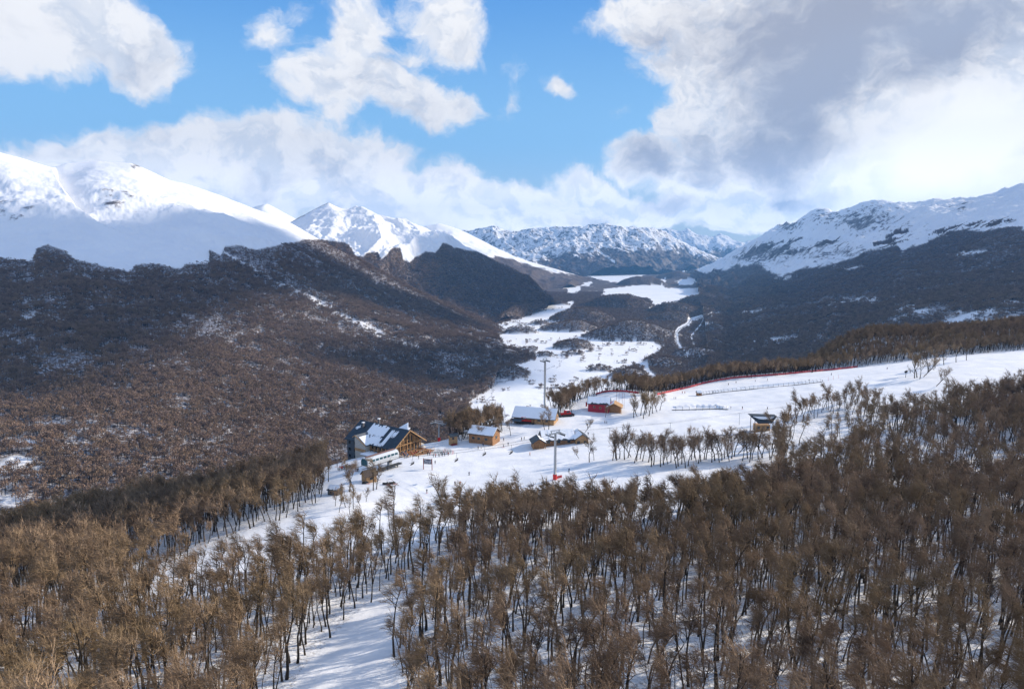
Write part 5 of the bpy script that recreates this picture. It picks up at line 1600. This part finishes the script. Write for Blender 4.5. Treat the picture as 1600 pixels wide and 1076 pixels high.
# --- conveyor lifts with hooped frames
def carpet(pts, n, label, hoop=1.7, hut=True):
    gp = [G(u, v) for u, v in pts]
    e = empty('conveyor_lift', gp[0], 0, label, 'conveyor lift')
    o = gp[0]
    def at(f):
        x = f * (len(gp) - 1); i = min(int(x), len(gp) - 2); return gp[i].lerp(gp[i + 1], x - i) - o
    b = MB(); q = [at(k / 20) for k in range(21)]
    for a, c in zip(q[:-1], q[1:]):
        d = (c - a); s = Vector((-d.y, d.x, 0)).normalized() * .6; up = Vector((0, 0, .12))
        b.poly_prism([tuple(a - s + up), tuple(c - s + up), tuple(c + s + up), tuple(a + s + up)], (0, 0, .12))
    b.build('belt', BLACK, e)
    # low snow berm at its foot
    b = MB()
    for k in range(n):
        c = at((k + .5) / n); d = at(min(1, (k + 1) / n)) - at(k / n); s = Vector((-d.y, d.x, 0)).normalized() * 1.1
        f = MB(); f.tube([tuple(c - s * .9 + Vector((0, 0, -.2))), tuple(c - s + Vector((0, 0, hoop))), tuple(c - s * .6 + Vector((0, 0, hoop + .45))), tuple(c + s * .5 + Vector((0, 0, hoop + .35)))], .085, 5)
        f.build('hoop_frame', DSTEEL, e)
    return gp


carpet([(1096, 617), (1130, 613), (1180, 607.5), (1240, 602), (1284, 597)], 30, 'long conveyor lift with a row of bent posts below the red net')
carpet([(1050, 641), (1085, 640), (1120, 639), (1138, 640)], 10, 'short conveyor lift with bent posts in the middle of the snowfield', 1.6)
g = G(1092, 618); cabin('attendant_hut', 'small brown hut with snowy roof at the foot of the long conveyor lift', 'hut', g, R(5), 3.0, 2.4, 2.2, 3.0, W_WOOD2, STEEL, .4, (1, 1), .5, windows=[('f', 0, 1.4, 1.2, .8)], doors=[('r', 0, .9, 1.9)], seed=51)

# snow berms casting the blue shade along the conveyor lifts
def berm(pts, w, h, label):
    gp = [G(u, v) for u, v in pts]; V = []
    n = 40
    for k in range(n + 1):
        x = k / n * (len(gp) - 1); i = min(int(x), len(gp) - 2); c = gp[i].lerp(gp[i + 1], x - i)
        d = gp[i + 1] - gp[i]; s = Vector((-d.y, d.x, 0)).normalized()
        e_ = math.sin(math.pi * k / n) ** .4
        row_ = []
        for t in np.linspace(-1, 1, 11):
            q = c + s * (t * w)
            row_.append((q.x, q.y, gz(q.x, q.y) - .15 + h * e_ * max(0, 1 - t * t) ** 1.2 * (1 + .15 * math.sin(k * 1.7))))
        V.append(row_)
    o = grid_mesh('snow_berm', np.array(V), M_NEAR, {'wood': np.zeros((n + 1, 11))}); prop(o, kind='structure')


berm([(1052, 636.5), (1085, 635), (1120, 635), (1136, 637)], 4.0, 1.6, '')
berm([(1100, 612.5), (1180, 604), (1284, 594)], 3.0, 1.3, '')

# --- pavilion
g = G(1190, 672)
e = empty('pavilion', g, R(3), 'timber pavilion with a wide black inverted roof dusted with snow', 'pavilion')
m = MB(); m.poly_prism([(-3.6, -2.2, 0), (3.2, -2.2, 0), (3.2, -2.2, 3.2), (-3.6, -2.2, 3.2)], (0, 4.0, 0)); m.build('wall', W_WOOD, e)
m = MB(); m.poly_prism([(-6.6, -1.2, 7.6), (6.6, -1.2, 7.0), (6.6, 1.4, 7.3), (-6.6, 1.4, 7.9)], (0, 0, .2)); m.poly_prism([(-6.6, -1.2, 7.5), (6.6, -1.2, 6.9), (3.4, -3.4, 4.2), (-3.2, -3.4, 4.2)], (0, .35, 0)); rf = m.build('roof', ROOF, e)
m = MB(); m.poly_prism([(-5.4, -1.42, 7.30), (5.2, -1.42, 6.80), (3.6, -2.0, 6.1), (0, -2.2, 5.9), (-2.5, -2.0, 6.1)], (0, -.25, .1)); m.build('roof_snow', SNOWM, rf)
for (x, y) in ((-4.6, -2.6), (4.4, -2.6), (-4.6, 2.4), (4.4, 2.4)):
    m = MB(); m.box((x, y, 2.6), (.24, .24, 7)); m.build('post', DSTEEL, e)
for x in (-2.4, -.2, 2.0):
    m = MB(); m.box((x, -2.28, 1.8), (1.3, .12, 1.5)); m.build('window', GLASS, e)
m = MB(); m.box((0, -3.6, -.1), (11, 4.5, .6)); m.build('deck', W_WOOD2, e)


# --- red safety nets
def net(pts, h, label):
    gp = []
    for (u0, v0), (u1, v1) in zip(pts[:-1], pts[1:]):
        for k in range(8): gp.append(G(u0 + (u1 - u0) * k / 8, v0 + (v1 - v0) * k / 8))
    gp.append(G(*pts[-1])); o = gp[0]
    e = empty('safety_net', o, 0, label, 'safety net')
    m = MB()
    for a, b in zip(gp[:-1], gp[1:]):
        a = a - o; b = b - o
        za = h * (1 + .08 * math.sin(a.x * 1.3)); zb = h * (1 + .08 * math.sin(b.x * 1.3))
        m.poly_prism([(a.x, a.y, a.z + .1), (b.x, b.y, b.z + .1), (b.x, b.y, b.z + zb), (a.x, a.y, a.z + za)], (.0, .03, 0))
    m.build('net', REDN, e)
    for k, a in enumerate(gp[::2]):
        a = a - o; p = MB(); p.tube([(a.x, a.y + .08, a.z - .3), (a.x, a.y + .08, a.z + h + .25)], .05, 5); p.build('stake', REDP, e)


net([(931, 617), (942, 613.5), (955, 612), (975, 612.5), (998, 615)], 1.2, 'short curved red safety net behind the red house')
net([(1027, 617.5), (1050, 612), (1075, 606.5), (1098, 600), (1120, 595.5), (1150, 591), (1190, 588), (1225, 585.5), (1265, 581.5), (1300, 578.5), (1340, 574)], 1.35, 'long red safety net along the back of the snowfield')
net([(868, 749), (872, 747.5), (878, 746)], 1.0, 'short red net beside the base of the front lift tower')

# thin slalom poles, posts
for i, (u, v, h) in enumerate([(1294, 595, 2.4), (1302, 593, 2.4), (1310, 591, 2.4)]):
    g = G(u, v); m = MB(); m.tube([(0, 0, -.2), (0, 0, h)], [.06, .05], 5); m.tube([(0, 0, h), (0, 0, h + .08)], [.08, .08], 5)
    prop(m.build('marker_pole', REDP, loc=g), 'thin red marker pole right of the long conveyor lift, ' + ('left', 'middle', 'right')[i] + ' of three', 'pole', 'red marker poles')


# a small drag lift line across the snowfield: pylons with arms
def drag_pylon(u, v, label):
    g = G(u, v); e = empty('drag_lift_pylon', g, R(-20), label, 'pylon', 'pylons of the drag lift')
    m = MB(); m.tube([(0, 0, -.3), (0, 0, 6.2)], [.13, .09], 6); m.build('mast', STEEL, e)
    m = MB(); m.tube([(-1.1, 0, 6.1), (1.1, 0, 6.1)], .07, 5); m.build('arm', STEEL, e)
    return g


dp = [drag_pylon(u, v, l) for u, v, l in ((952, 688, 'thin drag lift pylon right of the snowy timber lodge'), (1047, 680, 'thin drag lift pylon behind the tree row'), (1155, 664, 'thin drag lift pylon just left of the pavilion'))]
for s in (-1, 1):
    m = MB()
    pts = [tuple(p + Vector((s * 1.0, -.3 * s, 6.15))) for p in ([dp[0] + (dp[0] - dp[1]) * .6] + dp + [dp[2] + (dp[2] - dp[1]) * 1.6])]
    m.tube(pts, .03, 4); prop(m.build('drag_rope', DSTEEL), ('left' if s < 0 else 'right') + ' rope of the drag lift crossing the snowfield', 'cable')

g = G(1415, 590)
e = empty('snow_gun', g, R(30), 'black snow gun on a post at the upper right edge of the piste', 'snow gun')
m = MB(); m.tube([(0, 0, 0), (0, 0, 3.2)], .16, 6); m.build('mast', DSTEEL, e)
m = MB(); m.tube([(-.9, 0, 3.6), (.2, 0, 3.9), (.9, 0, 4.1)], [.55, .75, .6], 10); m.build('barrel', BLACK, e)

# --- ski racks full of skis, tables, sunshade
def rack(u, v, rz, label):
    g = G(u, v); e = empty('ski_rack', g, rz, label, 'ski rack', 'ski racks on the snow in front of the lodge')
    m = MB(); m.tube([(-2, 0, 0), (-2, 0, 1.1), (2, 0, 1.1), (2, 0, 0)], .05, 5); m.build('frame', DSTEEL, e)
    cols = [REDP, BLACK, WHITE, STEEL, DSTEEL, TEAL]
    rr = random.Random(int(u)); 
    for i in range(9):
        x = -1.8 + i * .44; s = rr.choice((-1, 1)) * .35
        m = MB(); m.tube([(x, s, 0), (x + .03, s * .2, 1.2), (x + .06, -s * .05, 1.85)], [.075, .07, .04], 4); m.build('ski', rr.choice(cols), e)


for i, (u, v) in enumerate([(665, 708), (674, 710), (680, 706), (684, 711), (690, 707), (695, 710), (700, 706), (704, 709)]):
    rack(u, v, R(-20 + 15 * (i % 3)), ('leftmost', 'second', 'third', 'fourth', 'fifth', 'sixth', 'seventh', 'rightmost')[i] + ' ski rack in the row between lodge terrace and information board')


def table(u, v, rz, label):
    g = G(u, v); e = empty('picnic_table', g, rz, label, 'table', 'tables in front of the lodge')
    m = MB(); m.box((0, 0, .76), (1.8, .8, .07)); m.build('tabletop', W_WOOD, e)
    for s in (-1, 1):
        m = MB(); m.box((0, s * .75, .45), (1.8, .28, .06)); m.build('bench', W_WOOD, e)
        m = MB(); m.box((s * .7, 0, .38), (.09, 1.4, .08)); m.tube([(s * .7, -.6, 0), (s * .7, -.2, .76)], .05, 4); m.tube([(s * .7, .6, 0), (s * .7, .2, .76)], .05, 4); m.build('leg', W_WOOD2, e)


for i, (u, v) in enumerate([(628, 714), (636, 712), (644, 708), (651, 712), (657, 706), (664, 703)]):
    table(u, v, R(20 * i), ('leftmost', 'second', 'third', 'fourth', 'fifth', 'rightmost')[i] + ' picnic table from the left in front of the lodge gable')

for i, (u, v) in enumerate([(648, 703), (658, 700), (661, 704)]):
    g = G(u, v); e = empty('parasol', g, 0, ('left', 'back right', 'front right')[i] + ' pale parasol in front of the lodge gable', 'parasol', 'parasols at the lodge')
    m = MB(); m.tube([(0, 0, 0), (0, 0, 2.6)], .05, 5); m.build('pole', STEEL, e)
    m = MB(); m.tube([(0, 0, 2.1), (0, 0, 2.75)], [1.5, .06], 8); m.build('canopy', W_PALE, e)


# ------------------------------------------------------------------ people
def body_mesh(pose, seed):
    """one continuous figure: torso, tapering limbs and head merged by a skin + remesh-free sweep"""
    j = dict(pel=(0, 0, .95), chest=(.03, 0, 1.32), neck=(.03, 0, 1.50), head=(.05, 0, 1.64), top=(.05, 0, 1.76),
             lh=(0, .1, .90), lk=(.05, .12, .50), la=(0, .13, .10), lt=(.16, .13, .04), rh=(0, -.1, .90), rk=(.05, -.12, .50), ra=(0, -.13, .10), rt=(.16, -.13, .04),
             ls=(.03, .19, 1.42), le=(.02, .29, 1.14), lw=(.12, .30, .92), lf=(.17, .30, .86), rs=(.03, -.19, 1.42), re=(.02, -.29, 1.14), rw=(.12, -.30, .92), rf=(.17, -.30, .86))
    if pose == 'walk':
        j.update(lk=(.20, .12, .52), la=(.22, .13, .10), lt=(.38, .13, .06), rk=(-.06, -.12, .50), ra=(-.25, -.13, .14), rt=(-.10, -.13, .04), lw=(-.12, .28, .94), lf=(-.12, .28, .88), rw=(.25, -.28, 1.0), rf=(.31, -.28, .98))
    if pose == 'ski':
        j.update(pel=(-.05, 0, .82), chest=(.14, 0, 1.16), neck=(.20, 0, 1.32), head=(.26, 0, 1.45), top=(.28, 0, 1.57), lh=(-.04, .1, .78), rh=(-.04, -.1, .78), lk=(.16, .14, .48), rk=(.16, -.14, .48),
                 ls=(.14, .19, 1.26), rs=(.14, -.19, 1.26), le=(.10, .32, 1.02), re=(.10, -.32, 1.02), lw=(.34, .34, .98), rw=(.34, -.34, .98), lf=(.40, .34, .98), rf=(.40, -.34, .98))
    if pose == 'reach':
        j.update(le=(.18, .28, 1.30), lw=(.40, .20, 1.36), lf=(.47, .18, 1.38))
    rad = dict(pel=.155, chest=.175, neck=.07, head=.115, top=.07, lh=.11, lk=.085, la=.065, lt=.05, ls=.09, le=.06, lw=.05, lf=.042)
    for k in ('h', 'k', 'a', 't', 's', 'e', 'w', 'f'): rad['r' + k] = rad['l' + k]
    ed = [('pel', 'chest'), ('chest', 'neck'), ('neck', 'head'), ('head', 'top')]
    for s in 'lr': ed += [('pel', s + 'h'), (s + 'h', s + 'k'), (s + 'k', s + 'a'), (s + 'a', s + 't'), ('chest', s + 's'), (s + 's', s + 'e'), (s + 'e', s + 'w'), (s + 'w', s + 'f')]
    names = list(j); me = bpy.data.meshes.new('person_skeleton')
    me.from_pydata([j[k] for k in names], [(names.index(a), names.index(b)) for a, b in ed], [])
    o = bpy.data.objects.new('person_skeleton', me); COL.objects.link(o)
    md = o.modifiers.new('skin', 'SKIN')
    for i, k in enumerate(names):
        sv = me.skin_vertices[0].data[i]; sv.radius = (rad[k], rad[k] * (1.15 if k in ('pel', 'chest') else 1)); sv.use_root = (k == 'pel')
    sd = o.modifiers.new('sub', 'SUBSURF'); sd.levels = 1; sd.render_levels = 1
    bpy.context.view_layer.update()
    dg = bpy.context.evaluated_depsgraph_get()
    out = bpy.data.meshes.new_from_object(o.evaluated_get(dg))
    bpy.data.objects.remove(o); bpy.data.meshes.remove(me)
    out.name = 'person'
    return out, j


SKIN = material('skin', (.5, .32, .24), .6)
JACK = [material('jacket_' + n, c, .7) for n, c in (('black', (.015, .015, .02)), ('red', (.45, .03, .03)), ('navy', (.02, .035, .10)), ('grey', (.12, .12, .13)), ('orange', (.55, .16, .03)), ('white', (.6, .6, .6)), ('green', (.04, .12, .06)), ('blue', (.04, .14, .35)))]
CNAME = ['black', 'red', 'navy', 'grey', 'orange', 'white', 'green', 'blue']
PANTS = [material('dark_trousers', (.02, .02, .025), .75), material('brown_trousers', (.10, .07, .05), .75)]
BODY = {p: body_mesh(p, 1) for p in ('stand', 'walk', 'ski', 'reach')}
_pm = {}


def person_mesh(pose, jc, pc):
    k = (pose, jc, pc)
    if k in _pm: return _pm[k]
    me = BODY[pose][0].copy(); j = BODY[pose][1]
    me.materials.clear()
    for m in (JACK[jc], PANTS[pc], SKIN, BLACK): me.materials.append(m)
    hz = j['neck'][2] + .03; pz = j['pel'][2] - .06
    idx = []
    for p in me.polygons:
        c = p.center
        if c.z > hz: idx.append(2)
        elif c.z < .16: idx.append(3)
        elif c.z < pz and abs(c.y) < .235: idx.append(1)
        elif (Vector(j['lf']) - c).length < .09 or (Vector(j['rf']) - c).length < .09: idx.append(3)
        else: idx.append(0)
    me.polygons.foreach_set('material_index', idx); me.polygons.foreach_set('use_smooth', [True] * len(idx))
    _pm[k] = (me, j); return _pm[k]


def helmet_mesh(j):
    m = MB(); h = Vector(j['head'])
    rings = []
    for a in range(5):
        t = a / 4 * 1.5; rings.append((h.x - .01, h.y, h.z + .02 + .135 * math.sin(t)))
    m.tube([tuple(r) for r in rings], [.135 * max(.08, math.cos(a / 4 * 1.5)) for a in range(5)], 10)
    return m


HELM = [material('helmet_' + n, c, .35) for n, c in (('black', (.02, .02, .02)), ('white', (.7, .7, .7)), ('red', (.5, .03, .03)))]


def add_person(u, v, pose, jc, pc, hc, rz, label, group=None, skis=False, dz=0.0, at=None):
    g = at if at is not None else G(u, v)
    me, j = person_mesh(pose, jc, pc)
    o = bpy.data.objects.new('person', me); COL.objects.link(o)
    o.location = (g[0], g[1], g[2] + dz + (.03 if skis else 0)); o.rotation_euler = (0, 0, rz)
    prop(o, label, 'person', group)
    key = 'helmet_' + pose + str(hc)
    if key not in _pm: _pm[key] = helmet_mesh(j).mesh('helmet', HELM[hc], True)
    h = bpy.data.objects.new('helmet', _pm[key]); COL.objects.link(h); h.parent = o
    if skis:
        for s in (-.13, .13):
            if ('ski', jc % 3) not in _pm:
                m = MB(); m.poly_prism([(-.75, -.05, 0), (.85, -.05, 0), (.98, -.05, .10), (.85, -.05, .035), (-.75, -.05, .035)], (0, .10, 0)); _pm[('ski', jc % 3)] = m.mesh('ski', (REDP, DSTEEL, TEAL)[jc % 3])
            k = bpy.data.objects.new('ski', _pm[('ski', jc % 3)]); COL.objects.link(k); k.parent = o; k.location = (0, s, 0)
    return o


ppl = [(606, 735, 'stand', 0, 'person in black standing on the snow right of the ticket hut'), (636, 716, 'stand', 2, 'person in navy standing before the picnic tables'), (654, 717, 'walk', 0, 'person walking just left of the information board'),
       (680, 725, 'stand', 3, 'person in grey standing just right of the information board'), (733, 742, 'ski', 2, 'skier crossing the piste above the lone conical tree'), (711, 758, 'stand', 0, 'left one of two people near the conical bare tree'),
       (719, 758, 'walk', 4, 'person in orange beside another near the conical bare tree'), (667, 770, 'ski', 0, 'skier in black alone low on the piste above the wood'), (747, 702, 'stand', 0, 'leftmost of three people on the piste below the timber booth'),
       (752, 701, 'walk', 5, 'person in white between two others below the timber booth'), (755, 697, 'stand', 2, 'rightmost of three people on the piste below the timber booth'), (787, 689, 'stand', 3, 'upper left one of the people below the brown timber house'),
       (787, 699, 'ski', 0, 'skier nearest below the brown timber house'), (794, 696, 'walk', 2, 'person walking right of the skiers below the brown timber house'), (718, 688, 'stand', 0, 'person standing at the right side of the timber booth'),
       (815, 688, 'stand', 0, 'left one of two people left of the snowy timber lodge'), (819, 687, 'reach', 3, 'person stretching an arm left of the snowy timber lodge'), (828, 712, 'walk', 4, 'lone person in orange on the piste below the snowy timber lodge'),
       (889, 737, 'ski', 2, 'skier right of the front lift tower'), (919, 680, 'stand', 0, 'person standing right of the snowy timber lodge'), (945, 662, 'walk', 0, 'left one of a pair walking below the red house'), (948, 662, 'walk', 2, 'right one of a pair walking below the red house'),
       (1053, 624, 'stand', 0, 'left one of a pair below the red net'), (1056, 624, 'stand', 0, 'right one of a pair below the red net'), (1066, 615, 'stand', 1, 'person in red left of the attendant hut'), (1070, 615, 'walk', 1, 'second person in red nearer the attendant hut'),
       (1142, 639, 'stand', 0, 'person in black at the right end of the short conveyor lift'), (1160, 639, 'ski', 0, 'skier right of the short conveyor lift'), (1199, 640, 'stand', 3, 'person standing on the snow above the pavilion'), (1138, 602, 'stand', 0, 'person between the red net and the long conveyor lift'),
       (1134, 595, 'walk', 4, 'person in orange standing at the red net'), (1150, 599, 'walk', 3, 'second person from the left above the long conveyor lift'), (1180, 597, 'stand', 0, 'person above the middle of the long conveyor lift'), (1199, 595, 'stand', 3, 'person above the right half of the long conveyor lift'),
       (1264, 596, 'stand', 0, 'person near the upper end of the long conveyor lift'), (1285, 597, 'stand', 0, 'person at the very end of the long conveyor lift'), (1299, 586, 'ski', 2, 'skier on the upper piste near the marker poles'), (1386, 577, 'ski', 0, 'skier alone on the upper right piste'),
       (1416, 583, 'stand', 2, 'person standing by the snow gun'), (1422, 583, 'stand', 3, 'right hand person by the snow gun'), (1114, 614, 'reach', 2, 'person riding the long conveyor lift')]
for i, (u, v, pose, jc, lab) in enumerate(ppl):
    add_person(u, v, pose, jc, i % 2, i % 3, rng.uniform(0, 6.28), lab, skis=(pose == 'ski'))
for i in range(26):
    u = 527 + 34 * ((i * .618) % 1); v = 729 + 7 * ((i * .37) % 1) + (u - 527) * .04
    add_person(u, v, ('stand', 'walk', 'stand', 'reach')[i % 4], (0, 3, 1, 2, 0, 5, 0, 7)[i % 8], i % 2, i % 3, rng.uniform(0, 6.28), 'person waiting in the crowd left of the white lift station', 'people queueing left of the lift station', skis=i % 3 == 0)
for i in range(26):
    u = 622 + 46 * ((i * .618) % 1); v = 713 - (u - 622) * .20 + 5 * ((i * .41) % 1)
    add_person(u, v, ('stand', 'reach', 'walk')[i % 3], (0, 1, 2, 5, 4, 3, 0, 7)[i % 8], i % 2, i % 3, rng.uniform(0, 6.28), 'person among the crowd at the tables before the lodge gable', 'people at the tables before the lodge')
for i in range(8):
    u = 668 + 38 * ((i * .618) % 1); v = 711 + 4 * ((i * .41) % 1)
    add_person(u, v, ('stand', 'reach')[i % 2], (0, 2, 3, 1)[i % 4], i % 2, i % 3, rng.uniform(0, 6.28), 'person standing among the ski racks', 'people at the ski racks')
